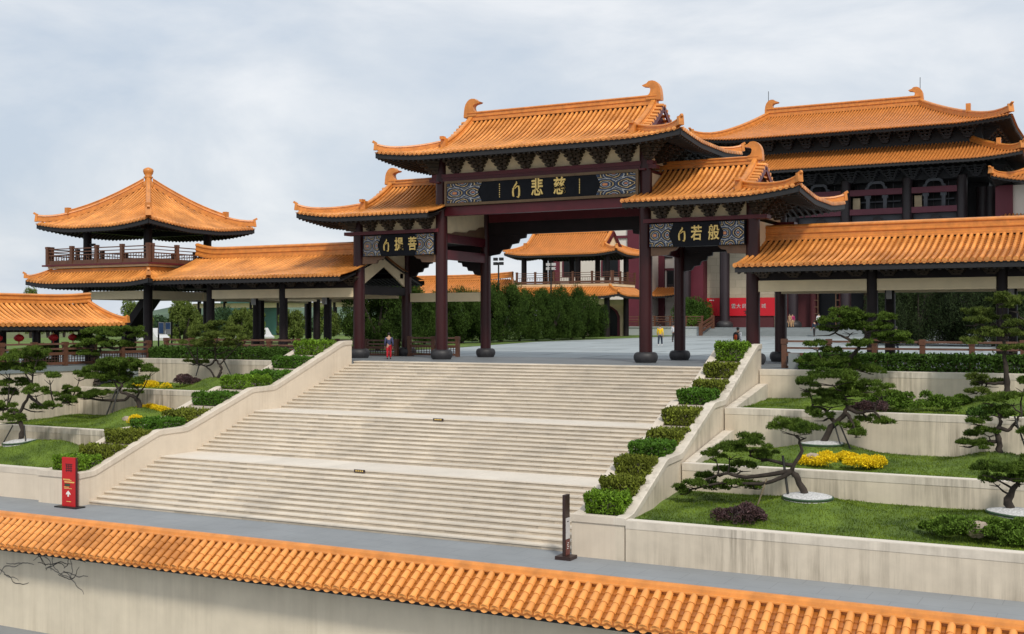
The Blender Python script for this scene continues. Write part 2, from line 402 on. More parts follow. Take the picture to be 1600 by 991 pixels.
# ------------------------------------------------------------------ tiled roofs
def clamp(v, a=0.0, b=1.0): return a if v < a else b if v > b else v
class Roof:
    def __init__(s, g, e, zr, ze, sg=0.0, lift=0.3, Lz=3.0, cur=0.6):
        s.g = g; s.e = e; s.zr = zr; s.ze = ze; s.sg = sg; s.lift = lift; s.Lz = Lz; s.cur = cur
    def prof(s, k):
        k = clamp(k); return s.ze + (s.zr - s.ze) * ((1 - s.cur) * (1 - k) + s.cur * (1 - k) ** 2)
    def up(s, x, y):
        L = s.Lz
        cx = max(clamp((x - (s.e[1] - L)) / L), clamp(((s.e[0] + L) - x) / L))
        cy = max(clamp((y - (s.e[3] - L)) / L), clamp(((s.e[2] + L) - y) / L))
        return s.lift * cx ** 1.7 * cy ** 1.2
    # side tables: which axis runs along the eave, inner / outer across, inner / outer along
    def info(s, side):
        g, e = s.g, s.e
        return {'front': (g[0], g[1], e[0], e[1], g[2], e[2]), 'back': (g[0], g[1], e[0], e[1], g[3], e[3]),
                'right': (g[2], g[3], e[2], e[3], g[1], e[1]), 'left': (g[2], g[3], e[2], e[3], g[0], e[0])}[side]
    def pt(s, side, p, k, dz=0.0):
        a0, a1, b0, b1, i, o = s.info(side)
        q = i + (o - i) * k
        if side in ('front', 'back'): x, y, kk = p, q, k
        else: x, y, kk = q, p, s.sg + (1 - s.sg) * k
        if k > 1: kk = 1
        return (x, y, s.prof(kk) + s.up(x, y) + dz)
    def start(s, side, p):
        a0, a1, b0, b1, i, o = s.info(side)
        if side in ('front', 'back'):
            if p > a1 + 1e-6: return s.sg + (1 - s.sg) * (p - a1) / (b1 - a1)
            if p < a0 - 1e-6: return s.sg + (1 - s.sg) * (a0 - p) / (a0 - b0)
            return 0.0
        lo = a0 + (b0 - a0) * s.sg; hi = a1 + (b1 - a1) * s.sg
        if p > hi: return (p - hi) / (b1 - hi)
        if p < lo: return (lo - p) / (lo - b0)
        return 0.0
    def length(s, side):
        a0, a1, b0, b1, i, o = s.info(side)
        return abs(o - i)

def tile_row(mb, R_, side, p, r, seg, n=5, disc=True, out=0.06):
    k0 = R_.start(side, p)
    Ln = R_.length(side)
    if (1 - k0) * Ln < 0.12: return
    run = (1 - k0) * Ln * 1.12
    m = max(1, int(round(run / seg)))
    ks = [k0 + (1 + out / Ln - k0) * i / m for i in range(m + 1)]
    pts = [Vector(R_.pt(side, p, k, 0.02)) for k in ks]
    if side in ('front', 'back'): sx = Vector((1, 0, 0))
    else: sx = Vector((0, 1, 0))
    for i in range(m):
        a, b = pts[i], pts[i + 1]
        d = (b - a).normalized(); nz = sx.cross(d)
        if nz.z < 0: nz = -nz
        vs = []
        for c, rr, ov in ((a, r * 0.95, 0.0), (b, r * 1.04, 0.012)):
            for q in range(n):
                t = math.pi * q / (n - 1)
                vs.append(c + d * ov + sx * (math.cos(t) * rr) + nz * (math.sin(t) * rr + 0.004))
        fs = [(q, q + 1, n + q + 1, n + q) for q in range(n - 1)]
        fs.append(tuple(range(n, 2 * n)))
        mb.add(vs, fs, False)
    if disc:
        c = pts[-1]; d = (pts[-1] - pts[-2]); d.z = 0; d.normalize()
        nn = 10; vs = [c + d * 0.02 + sx * (math.cos(2*math.pi*q/nn) * r * 1.28) + Vector((0, 0, math.sin(2*math.pi*q/nn) * r * 1.28 - 0.01)) for q in range(nn)]
        vs2 = [v - d * 0.05 for v in vs]
        mb.add(vs + vs2, [tuple(range(nn))] + [(q, (q+1) % nn, (q+1) % nn + nn, q + nn) for q in range(nn)])

def pan_strip(mb, R_, side, p0, p1, seg, dip=0.04, step=0.028):
    pm = (p0 + p1) / 2
    k0 = min(R_.start(side, p0), R_.start(side, p1)); Ln = R_.length(side)
    if (1 - k0) * Ln < 0.1: return
    m = max(1, int(round((1 - k0) * Ln * 1.12 / seg)))
    for i in range(m):
        ka = k0 + (1.02 - k0) * i / m; kb = k0 + (1.02 - k0) * (i + 1) / m
        vs = []
        for k, up in ((ka, 0.0), (kb, step), (kb, 0.0)):
            for p, dz in ((p0, 0.0), (pm, -dip), (p1, 0.0)):
                x, y, z = R_.pt(side, p, min(k, 1.02)); vs.append((x, y, z + up + dz - 0.03))
        mb.add(vs, [(0,1,4,3),(1,2,5,4),(3,4,7,6),(4,5,8,7)])

def sweep(mb, path, wd, h, z0=0.0, prof=None):
    prof = prof or [(-.5,0),(-.5,.34),(-.36,.42),(-.36,.70),(-.5,.76),(-.42,.93),(-.2,1.0),(.2,1.0),(.42,.93),(.5,.76),(.36,.70),(.36,.42),(.5,.34),(.5,0)]
    n = len(prof); vs = []; m = len(path)
    P = [Vector(p) for p in path]
    for i, p in enumerate(P):
        d = P[min(i+1, m-1)] - P[max(i-1, 0)]; d.z = 0; d.normalize(); sx = Vector((-d.y, d.x, 0))
        for a, b in prof: vs.append(p + sx * (a * wd) + Vector((0, 0, z0 + b * h)))
    fs = [(i*n+k, i*n+(k+1) % n, (i+1)*n+(k+1) % n, (i+1)*n+k) for i in range(m-1) for k in range(n)]
    fs += [tuple(range(n)), tuple(reversed(range((m-1)*n, m*n)))]
    mb.add(vs, fs)

BIRD = [(-.40,0),(.40,0),(.38,.26),(.24,.32),(.18,.42),(.15,.57),(.20,.65),(.30,.70),(.54,.735),(.60,.80),(.36,.88),(.25,.985),(.06,1.0),(-.08,.96),(-.20,.86),(-.30,.72),(-.36,.55),(-.40,.25)]
def bird(mb, c, dirx, sc_, th):
    def fn(a, b, t): return (c[0] + dirx * a * sc_, c[1] + t, c[2] + b * sc_)
    poly = BIRD if dirx > 0 else BIRD
    mb.prism(poly, fn, -th / 2, th / 2)
    # raised rim following the back of the figure
    for t in (-th/2 - .02, th/2 - .02):
        mb.prism([(-.40,.03),(.38,.03),(.38,.16),(-.40,.16)], fn, t, t + .04)

def roof_tiles(parent, R_, sides, spacing=0.265, r=0.075, seg=0.30, parts=True, matn='tile', panmat='tile_pan', n=5, clip=None, rowname='tile_row'):
    pan = MB(); allrows = MB()
    for side in sides:
        a0, a1, b0, b1, i, o = R_.info(side)
        if clip and side in clip: b0, b1 = max(b0, clip[side][0]), min(b1, clip[side][1])
        cnt = int(round((b1 - b0) / spacing)); sp = (b1 - b0) / cnt
        for q in range(cnt + 1):
            p = b0 + q * sp
            if q < cnt: pan_strip(pan, R_, side, p, p + sp, seg * 0.8)
            pp = clamp(p, b0 + 0.02, b1 - 0.02)
            mb = MB() if parts else allrows
            tile_row(mb, R_, side, pp, r, seg, n)
            if parts and mb.f: mb.build(rowname, matn, parent)
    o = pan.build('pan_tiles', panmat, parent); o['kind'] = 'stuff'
    if not parts:
        o = allrows.build('tile_rows', matn, parent); o['kind'] = 'stuff'
def roof_under(parent, R_, sides, depth=1.3, rafter=0.30, wall=True, fasc=0.26, rsize=0.10, clip=None):
    ra = MB()
    for side in sides:
        so_ = MB(); fa = MB()
        a0, a1, b0, b1, i, o = R_.info(side)
        if clip and side in clip: b0, b1 = max(b0, clip[side][0]), min(b1, clip[side][1])
        Ln = R_.length(side); N = 24
        P = []
        for q in range(N + 1):
            p = b0 + (b1 - b0) * q / N; k0 = R_.start(side, clamp(p, b0 + .01, b1 - .01))
            P.append([R_.pt(side, p, k0 + (1 - k0) * j / 8, -0.16) for j in range(9)])
        so_.grid(P)
        nx = {'front': (0,-1), 'back': (0,1), 'right': (1,0), 'left': (-1,0)}[side]
        T = []; 
        for q in range(N + 1):
            p = b0 + (b1 - b0) * q / N
            x, y, z = R_.pt(side, p, 1.0)
            T.append([(x + nx[0]*.02, y + nx[1]*.02, z - 0.05), (x + nx[0]*.02, y + nx[1]*.02, z - 0.05 - fasc), (x - nx[0]*.10, y - nx[1]*.10, z - 0.05 - fasc), (x - nx[0]*.10, y - nx[1]*.10, z - 0.05)])
        fa.grid(T)
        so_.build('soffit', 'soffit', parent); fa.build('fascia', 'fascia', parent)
        if rafter:
            cnt = int((b1 - b0) / rafter)
            for q in range(cnt):
                p = b0 + (q + .5) * (b1 - b0) / cnt
                k0 = R_.start(side, p); k1 = max(k0, 1 - depth / Ln)
                if (1 - k1) * Ln < 0.15: continue
                ra.bar(R_.pt(side, p, k1, -0.24), R_.pt(side, p, 1.0 - 0.05 / Ln, -0.05 - fasc - 0.03), rsize, rsize)
    if rafter:
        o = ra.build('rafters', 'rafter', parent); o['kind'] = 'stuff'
def hip_path(R_, sx, sy, n=14, k0=0.0):
    """from inner corner to outer corner"""
    gx = R_.g[1] if sx > 0 else R_.g[0]; ex = R_.e[1] if sx > 0 else R_.e[0]
    side = 'front' if sy < 0 else 'back'
    pts = []
    for i in range(n + 1):
        t = k0 + (1 - k0) * i / n; x = gx + (ex - gx) * t
        pts.append(R_.pt(side, x, R_.sg + (1 - R_.sg) * t, 0.0))
    return pts
def hip_ridge(parent, R_, sx, sy, wd=0.24, h=0.34, k0=0.0, matn='ridge_tile', end=0.3, name='hip_ridge'):
    mb = MB(); pts = hip_path(R_, sx, sy, 14, k0)
    m = len(pts); pts = [(x, y, z + 0.02 + (0.10 * end / 0.3) * max(0, (i / (m-1) - 0.75) / 0.25) ** 2) for i, (x, y, z) in enumerate(pts)]
    sweep(mb, pts, wd, h)
    # upturned nose at the corner
    a = Vector(pts[-1]); b = Vector(pts[-2]); d = (a - b); d.z = 0; d.normalize()
    mb.bar(a - d * 0.05 + Vector((0, 0, h * .5)), a + d * 0.10 + Vector((0, 0, h * .55)), wd * 1.15, h * 1.15)
    mb.bar(a + Vector((0, 0, h * 1.0)), a + d * end * .55 + Vector((0, 0, h * 1.0 + end * .30)), wd * .5, 0.12)
    return mb.build(name, matn, parent)
def main_ridge(parent, x0, x1, y, z, h=0.55, wd=0.36, matn='ridge_tile', axis='x', upl=0.0, upr=0.0):
    mb = MB(); n = 20; pts = []
    for i in range(n + 1):
        t = i / n; up = upl * max(0, (0.14 - t) / 0.14) ** 2 + upr * max(0, (t - 0.86) / 0.14) ** 2
        a = x0 + (x1 - x0) * t
        pts.append((a, y, z + up) if axis == 'x' else (y, a, z + up))
    sweep(mb, pts, wd, h, 0.0, [(-.5,0),(-.5,.16),(-.40,.20),(-.40,.38),(-.5,.42),(-.5,.50),(-.40,.54),(-.40,.76),(-.52,.80),(-.52,.88),(-.34,.96),(-.12,1.0),
                                (.12,1.0),(.34,.96),(.52,.88),(.52,.80),(.40,.76),(.40,.54),(.5,.50),(.5,.42),(.40,.38),(.40,.20),(.5,.16),(.5,0)])
    return mb.build('ridge', matn, parent)

def text_mesh(name, s, size, loc, matn, parent, extrude=0.02, bold=0.0, rot=(R(90), 0, 0), shear=0.0, wx=1.0):
    cu = bpy.data.curves.new('t', 'FONT'); cu.body = s; cu.size = size; cu.extrude = extrude; cu.offset = bold
    cu.align_x = 'CENTER'; cu.align_y = 'CENTER'; cu.shear = shear; cu.resolution_u = 3
    ob = bpy.data.objects.new('t', cu); C.objects.link(ob)
    dg = bpy.context.evaluated_depsgraph_get(); dg.update()
    me = bpy.data.meshes.new_from_object(ob.evaluated_get(dg))
    bpy.data.objects.remove(ob)
    me.materials.clear(); me.materials.append(M[matn])
    me.transform(Matrix.Scale(wx, 4, Vector((1, 0, 0))))
    mw = Matrix.Translation(Vector(loc)) @ Matrix.Rotation(rot[2], 4, 'Z') @ Matrix.Rotation(rot[0], 4, 'X')
    me.transform(mw); me.name = name
    o = bpy.data.objects.new(name, me); link(o, parent); return o
# ------------------------------------------------------------------ ground and steps
ZG = -4.87; RIS = 4.87 / 37
SXL, SXR = -34.65, -14.3
def struct(mb, name, matn, parent=None):
    o = mb.build(name, matn, parent); o['kind'] = 'structure'; return o
g = MB(); g.add([(-1500,-300,ZG-.25),(1500,-300,ZG-.25),(1500,3000,ZG-.25),(-1500,3000,ZG-.25)], [(0,1,2,3)])
struct(g, 'terrain', 'hill_green')
g = MB(); g.add([(-90,-60,ZG),(60,-60,ZG),(60,33,ZG),(-90,33,ZG)], [(0,1,2,3)])
struct(g, 'lower_pavement', 'lower_pave')
# steps: noses (Y) and heights
noses = []
for k in range(1, 38):
    if k <= 11: y = 31.70 + 0.363 * (k - 1)
    elif k <= 22: y = 37.40 + 0.355 * (k - 12)
    else: y = 42.85 + 0.40 * (k - 23)
    noses.append((y, ZG + RIS * k))
st = tag(bpy.data.objects.new('staircase', None), kind='structure'); C.objects.link(st); st.location = (-25, 31.7, ZG); st['_loc'] = [-25.0, 31.7, ZG]
core = MB(); poly = []
for i, (y, z) in enumerate(noses):
    zb = ZG if i == 0 else noses[i-1][1]
    poly += [(y + 0.035, zb - 0.05), (y + 0.035, z - 0.05)]
rnd = random.Random(3)
for i, (y, z) in enumerate(noses):
    yn = noses[i+1][0] + 0.03 if i + 1 < len(noses) else 49.3
    zb = ZG if i == 0 else noses[i-1][1]
    big = i in (10, 21)
    # tread: separate stone slabs joined in one step, riser below it
    mb = MB(); x = SXL
    while x < SXR - 0.01:
        wdt = 1.6 if not big else 1.2
        x2 = min(SXR, x + wdt * rnd.uniform(0.85, 1.15))
        if SXR - x2 < 0.4: x2 = SXR
        dz = rnd.uniform(-0.002, 0.002)
        mb.box(x + 0.004, x2 - 0.004, y, yn, z - 0.042, z + dz); x = x2
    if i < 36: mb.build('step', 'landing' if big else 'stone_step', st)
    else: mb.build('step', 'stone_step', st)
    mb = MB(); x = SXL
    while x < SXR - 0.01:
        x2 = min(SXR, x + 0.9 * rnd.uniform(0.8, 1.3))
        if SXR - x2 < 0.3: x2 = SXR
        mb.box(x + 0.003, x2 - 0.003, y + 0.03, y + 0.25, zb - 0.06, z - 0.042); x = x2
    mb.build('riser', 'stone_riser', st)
mb = MB()   # solid body under the treads
mb.add([(SXL, 31.9, ZG-.2), (SXR, 31.9, ZG-.2), (SXR, 49.2, ZG-.2), (SXL, 49.2, ZG-.2), (SXL, 49.2, -0.2), (SXR, 49.2, -0.2)],
       [(0,3,2,1),(0,1,5,4),(2,3,4,5),(0,4,3),(1,2,5)])
mb.build('stair_body', 'stone_riser', st)
# small dark plates on the risers of the landings
for (px, py, yy, dsc) in ((562, 733, noses[10][0], 'lower'), (685, 652, noses[21][0], 'upper')):
    p = onY(px, py, yy)
    zc = (noses[10][1] if dsc == 'lower' else noses[21][1]) - 0.035
    o = thing('step_plaque', 'small dark plate with pale marks on the %s landing edge of the steps' % dsc, 'sign', (p[0], yy, zc))
    m_ = MB().box(p[0]-.24, p[0]+.24, yy-.014, yy-.001, zc-.055, zc+.045); m_.build('plate', 'sign_brown', o)
    m_ = MB()
    for q in range(4): m_.box(p[0]-.17+q*.09, p[0]-.12+q*.09, yy-.018, yy-.0141, zc-.025, zc+.018)
    m_.build('lettering', 'gold', o)

# plaza: gate floor, plaza rising gently to the hall, lawn strip on the left
g = MB(); g.add([(-37.2,49.2,-.004),(-13.3,49.2,-.004),(-13.3,58.4,-.004),(-39.2,58.4,-.004),(-39.2,50.6,-.004),(-37.2,50.6,-.004)], [(0,1,2,3,4,5)])
struct(g, 'gate_pavement', 'gate_floor')
g = MB(); P = []
for y in (58.39, 70, 90, 110, 130, 150, 180, 220):
    P.append([(x, y, plaza_z(y) - .002) for x in (-58, -30, -10, 40)])
g.grid(P); struct(g, 'plaza_paving', 'plaza')
g = MB(); P = []
for y, xe in ((66, -43.5), (72, -43.6), (85, -46.2), (95, -48.0), (105, -47.6), (116, -46.8), (131, -46.9), (150, -58.1), (220, -58.1)):
    P.append([(x, y, plaza_z(y) + .02) for x in (-110, -80, xe - 2, xe)])
g.grid(P); struct(g, 'lawn_strip', 'grass')
g = MB(); P = []
for y in (58.4, 62, 65.99): P.append([(x, y, plaza_z(y) + .015) for x in (-110, -58, -47.0)])
g.grid(P); struct(g, 'lawn_corner', 'grass')
g = MB(); g.add([(-47, 61.6, plaza_z(61.6)+.012), (-38.6, 61.6, plaza_z(61.6)+.012), (-40.5, 63.6, plaza_z(63.6)+.012), (-47, 63.6, plaza_z(63.6)+.012)], [(0,1,2,3)]); struct(g, 'lawn_edge', 'grass')

# ------------------------------------------------------------------ the gate
CX = -26.68; GF, GB = 53.1, 57.8; YC = 55.45
COLX = [-37.6, -32.37, -20.99, -15.76]
gate = thing('temple_gate', 'three-bay temple gate with stacked orange tiled roofs at the top of the steps', 'gate', (CX, YC, 0))
base_prof = [(.36,.50),(.43,.50),(.52,.45),(.565,.36),(.585,.25),(.56,.13),(.50,.03),(.47,-.02),(.47,-.06)]
bp = MB().lathe([(r, z) for r, z in reversed(base_prof)], (0,0,0), 28).build('tmp', 'base_stone'); C.objects.unlink(bp)
for i, x in enumerate(COLX):
    for y in (GF, GB):
        top = (10.7 if i in (1, 2) else 7.6) - (0.2 if y == GB else 0)
        r = 0.315 if y == GF else 0.29
        MB().lathe([(r, 0.42), (r, 2.0), (r * .985, 6), (r * .95, top)], (x, y, 0), 24).build('column', 'lacquer', gate)
        inst(bp, 'column_base', (x, y, 0.0), 0, gate, (1, 1, 1) if y == GF else (.93, .93, .97))
bpy.data.objects.remove(bp)
def gbox(name, matn, *b, parent=None): return MB().box(*b).build(name, matn, parent or gate)
ym = GF - 0.20
x2, x3 = COLX[1], COLX[2]
for yy, nm in ((GF, 'front'), (GB, 'rear')):
    s = -1 if yy == GF else 1
    y0, y1 = yy - .19, yy + .19
    gbox('tie_beam', 'beam_red', x2+.3, x3-.3, y0, y1, 7.44, 7.90)
    gbox('upper_beam', 'beam_red', x2-.62, x3+.62, y0-.03, y1+.03, 9.22, 9.40)
    gbox('upper_beam', 'beam_red', x2-.45, x3+.45, y0-.07, y1+.07, 9.402, 9.60)
    gbox('bracket_panel', 'cream', x2+.22, x3-.22, yy-.06, yy+.06, 9.602, 10.60)
    for a, b in ((COLX[0], COLX[1]), (COLX[2], COLX[3])):
        e0 = .75 if a == COLX[0] else .0; e1 = .75 if b == COLX[3] else .0
        gbox('tie_beam', 'beam_red', a-e0-.0, b+e1, y0-.16, y1+.1, 6.62, 6.80)
        gbox('bracket_panel', 'cream', a+.22, b-.22, yy-.06, yy+.06, 6.802, 7.75)
        gbox('lintel', 'lacquer_dark', a+.3, b-.3, yy-.1, yy+.1, 5.46, 6.618)
# rear frame: dark beams and scalloped braces
gbox('rear_beam', 'lacquer_dark', x2+.28, x3-.28, GB-.16, GB+.16, 6.75, 7.438)
def brace(x, y, dirx, w_, h_, ztop, th=.16, matn='lacquer_dark'):
    pts = [(0,0),(w_,0),(w_*.98,-h_*.18),(w_*.82,-h_*.22),(w_*.78,-h_*.42),(w_*.60,-h_*.47),(w_*.54,-h_*.68),(w_*.34,-h_*.72),(w_*.26,-h_*.92),(w_*.06,-h_*.97),(0,-h_)]
    MB().prism(pts, lambda a, b, t: (x + dirx * a, y + t, ztop + b), -th/2, th/2).build('brace', matn, gate, fix=True)
brace(x2+.27, GB, 1, 2.3, 1.15, 6.748); brace(x3-.27, GB, -1, 2.3, 1.15, 6.748)
for a, b in ((COLX[0], COLX[1]), (COLX[2], COLX[3])):
    brace(a+.27, GB, 1, 1.5, .95, 5.458); brace(b-.27, GB, -1, 1.5, .95, 5.458)
    for xx, dr in ((a+.30, 1), (b-.30, -1)):
        pts = [(0,0),(1.35,0),(1.18,-.16),(.95,-.20),(.86,-.36),(0,-.40)]
        MB().prism(pts, lambda p, q, t: (xx + dr * p, GF + t, 5.457 + q), -.1, .1).build('brace', 'brown_trim', gate, fix=True)
# side frames between front and rear columns (cream infill, red rails)
for i, x in enumerate(COLX):
    if i in (1, 2):
        gbox('side_panel', 'cream', x-.05, x+.05, GF+.29, GB-.27, 6.55, 7.9)
        for s_ in (-1, 1):      # scalloped moulding along the lower edge
            pts = [(GF+.3, 6.56), (GB-.28, 6.56), (GB-.28, 7.2), (GB-.9, 7.12), (GB-1.2, 6.95), (GB-1.9, 6.9), (GB-2.2, 6.76), (GF+1.2, 6.72), (GF+.9, 6.62), (GF+.3, 6.6)]
            MB().prism(pts, lambda p_, q_, t_: (x + s_ * t_, p_, q_), .051, .085).build('moulding', 'brown_trim', gate, fix=True)
        gbox('side_beam', 'beam_red', x-.13, x+.13, GF+.2, GB+.75, 6.10, 6.548)
        gbox('side_beam', 'beam_red', x-.12, x+.12, GF+.28, GB-.25, 5.22, 5.72)
        gbox('side_beam', 'beam_red', x-.15, x+.15, GF-.5, GB+.5, 9.13, 9.21)
        gbox('side_panel', 'cream', x-.052, x+.052, GF+.29, GB-.27, 7.902, 9.12)
        gbox('side_panel', 'cream', x-.054, x+.054, GF+.29, GB-.27, 9.61, 10.55)
    else:
        # pale infill with a pointed cut-out below
        ya, yb = GF + .29, GB - .27; ymid = (ya + yb) / 2
        MB().prism([(ya, 6.6), (ya, 3.95), (ymid, 5.05), (yb, 3.95), (yb, 6.6)], lambda a, b, t: (x + t, a, b), -.05, .05).build('side_panel', 'cream', gate, fix=True)
        gbox('side_beam', 'beam_red', x-.13, x+.13, GF-.75, GB+.75, 6.61, 6.79) if False else None
        gbox('side_panel', 'cream', x-.052, x+.052, GF+.29, GB-.27, 6.801, 7.6)
        gbox('side_beam', 'lacquer_dark', x-.1, x+.1, GF+.28, GB-.25, 3.45, 3.90)
# ceiling boards inside the bays
gbox('ceiling', 'soffit', x2+.1, x3-.1, GF+.19, GB-.19, 7.95, 8.0)
for a, b in ((COLX[0], COLX[1]), (COLX[2], COLX[3])): gbox('ceiling', 'soffit', a+.1, b-.1, GF+.19, GB-.19, 6.2, 6.25)

# bracket sets
def bracket_mesh(sc_=1.0):
    mb = MB()
    for t in range(5):
        w_ = .17 + .085 * t; z0 = .02 + t * .165; d = .10 + t * .13
        mb.box(-w_ * .85, w_ * .85, -d, .05, z0, z0 + .075)
        k = 2 + t // 2
        for q in range(k + 1):
            xx = -w_ + 2 * w_ * q / k
            mb.box(xx - .085, xx + .085, -d - .05, .04, z0 + .075, z0 + .15)
            mb.box(xx - .055, xx + .055, -d - .02, .03, z0 + .035, z0 + .075)
        mb.box(-.07, .07, -d - .16, .05, z0 + .02, z0 + .12)
    o = mb.build('bracket', 'bracket', None); C.objects.unlink(o); return o
brk = bracket_mesh()
for i in range(8):
    inst(brk, 'bracket_set', (x2 + .95 + i * (x3 - x2 - 1.9) / 7, GF - .065, 9.605), 0, gate, (1.02, 1.1, 1.03))
    inst(brk, 'bracket_set', (x2 + .95 + i * (x3 - x2 - 1.9) / 7, GB + .065, 9.605), math.pi, gate, (1.02, 1.1, 1.03))
for y, sx in ((GF + 1.3, 1), (GF + 2.35, 1), (GF + 3.4, 1)):
    inst(brk, 'bracket_set', (x3 + .055, y, 9.61), R(90), gate, (.95, 1.3, 1)); inst(brk, 'bracket_set', (x2 - .055, y, 9.61), R(-90), gate, (.95, 1.3, 1))
    inst(brk, 'bracket_set', (COLX[3] + .055, y, 6.81), R(90), gate, (.95, 1.3, .93)); inst(brk, 'bracket_set', (COLX[0] - .055, y, 6.81), R(-90), gate, (.95, 1.3, .93))
for a, b in ((COLX[0], COLX[1]), (COLX[2], COLX[3])):
    for i in range(4):
        inst(brk, 'bracket_set', (a + .85 + i * (b - a - 1.7) / 3, GF - .065, 6.805), 0, gate, (1.0, 1.1, .93))
for (x, z, sc_) in ((x2, 9.605, 1), (x3, 9.605, 1), (COLX[0], 6.805, .93), (COLX[3], 6.805, .93)):   # corner sets, set diagonally
    s = 1 if x in (x3, COLX[3]) else -1
    inst(brk, 'bracket_set', (x + s * .2, GF - .2, z), R(45) * s, gate, (.85, 1.6, sc_))
bpy.data.objects.remove(brk)

# boards with gold lettering
def board(x0, x1, z0, z1, y, chars, size, panel_w, frame, key, marks=None):
    b = MB().box(x0, x1, y, y + .12, z0, z1).build('name_board', 'plaque', gate)
    zc = (z0 + z1) / 2
    if frame:
        f = .13
        mb = MB()
        mb.box(x0 - f, x1 + f, y - .07, y + .10, z1, z1 + f); mb.box(x0 - f, x1 + f, y - .07, y + .10, z0 - f, z0)
        mb.box(x0 - f, x0, y - .07, y + .10, z0, z1); mb.box(x1, x1 + f, y - .07, y + .10, z0, z1)
        mb.build('board_frame', 'bronze', b)
    for q, (a, c, sg_) in enumerate(((x0 + .02, x0 + panel_w, 1), (x1 - panel_w, x1 - .02, -1))):
        cn = 'clouds_%s_%d' % (key, q); cloud_panel(cn, (a + c) / 2, zc, panel_w * .52, (z1 - z0) / 2)
        n = 10; wv = []
        h2 = (z1 - z0) / 2 - .02
        inner = [((c if sg_ > 0 else a) + sg_ * .10 * math.cos(math.pi * 2 * t / n) - sg_ * .1, zc - h2 + 2 * h2 * t / n) for t in range(n + 1)]
        outer = (a if sg_ > 0 else c)
        poly = [(outer, zc - h2)] + inner + [(outer, zc + h2)]
        MB().prism(poly, lambda p_, q_, t: (p_, y + t, q_), -.025, -.001).build('carved_panel', cn, b, fix=True)
    for ch, xx in chars:
        if ch == '门':       # written in running hand: dot, left upright, hooked right side
            mb = MB(); k = size
            def st(pts, rad): mb.tube([(xx + a * k, y - .012, zc + q * k) for a, q in pts], [r_ * k for r_ in rad], 8)
            st([(.02, .46), (.04, .36), (-.08, .22), (-.16, .12)], [.03, .055, .05, .03])
            st([(-.17, .10), (-.19, -.12), (-.17, -.32), (-.12, -.36)], [.05, .06, .06, .03])
            st([(-.10, .06), (.06, .20), (.17, .18), (.20, -.05), (.19, -.30), (.14, -.42), (.04, -.38)], [.02, .045, .055, .055, .06, .05, .02])
            mb.build('gold_character', 'gold', b)
        else: text_mesh('gold_character', ch, size, (xx, y - .01, zc), 'gold', b, 0.03, size * .016, wx=.74)
    if marks:
        for xx, nn in marks:
            mb = MB()
            for q in range(nn):
                zq = z1 - .14 - q * (z1 - z0 - .28) / nn
                mb.box(xx - .03, xx + .03, y - .012, y - .001, zq - .055, zq - .035); mb.box(xx - .012, xx + .012, y - .013, y - .0015, zq - .075, zq - .01)
            mb.build('small_inscription', 'gold', b)
board(-31.82, -21.34, 8.05, 9.07, GF - .36, (('门', onY(806, 295, 52.7)[0]), ('悲', onY(839, 292, 52.7)[0]), ('慈', onY(874, 290, 52.7)[0])), .92, 2.05, True, 'main', ((onY(780, 300, 52.7)[0], 7), (onY(905, 290, 52.7)[0], 9)))
board(-37.05, -32.62, 5.46, 6.56, GF - .36, (('门', onY(603, 385, 52.7)[0]), ('提', onY(623, 383, 52.7)[0]), ('菩', onY(644, 382, 52.7)[0])), .74, 1.12, False, 'left')
board(-20.66, -16.05, 5.46, 6.56, GF - .36, (('门', onY(1065, 366, 52.7)[0]), ('若', onY(1088, 365, 52.7)[0]), ('般', onY(1115, 364, 52.7)[0])), .74, 1.18, False, 'right')

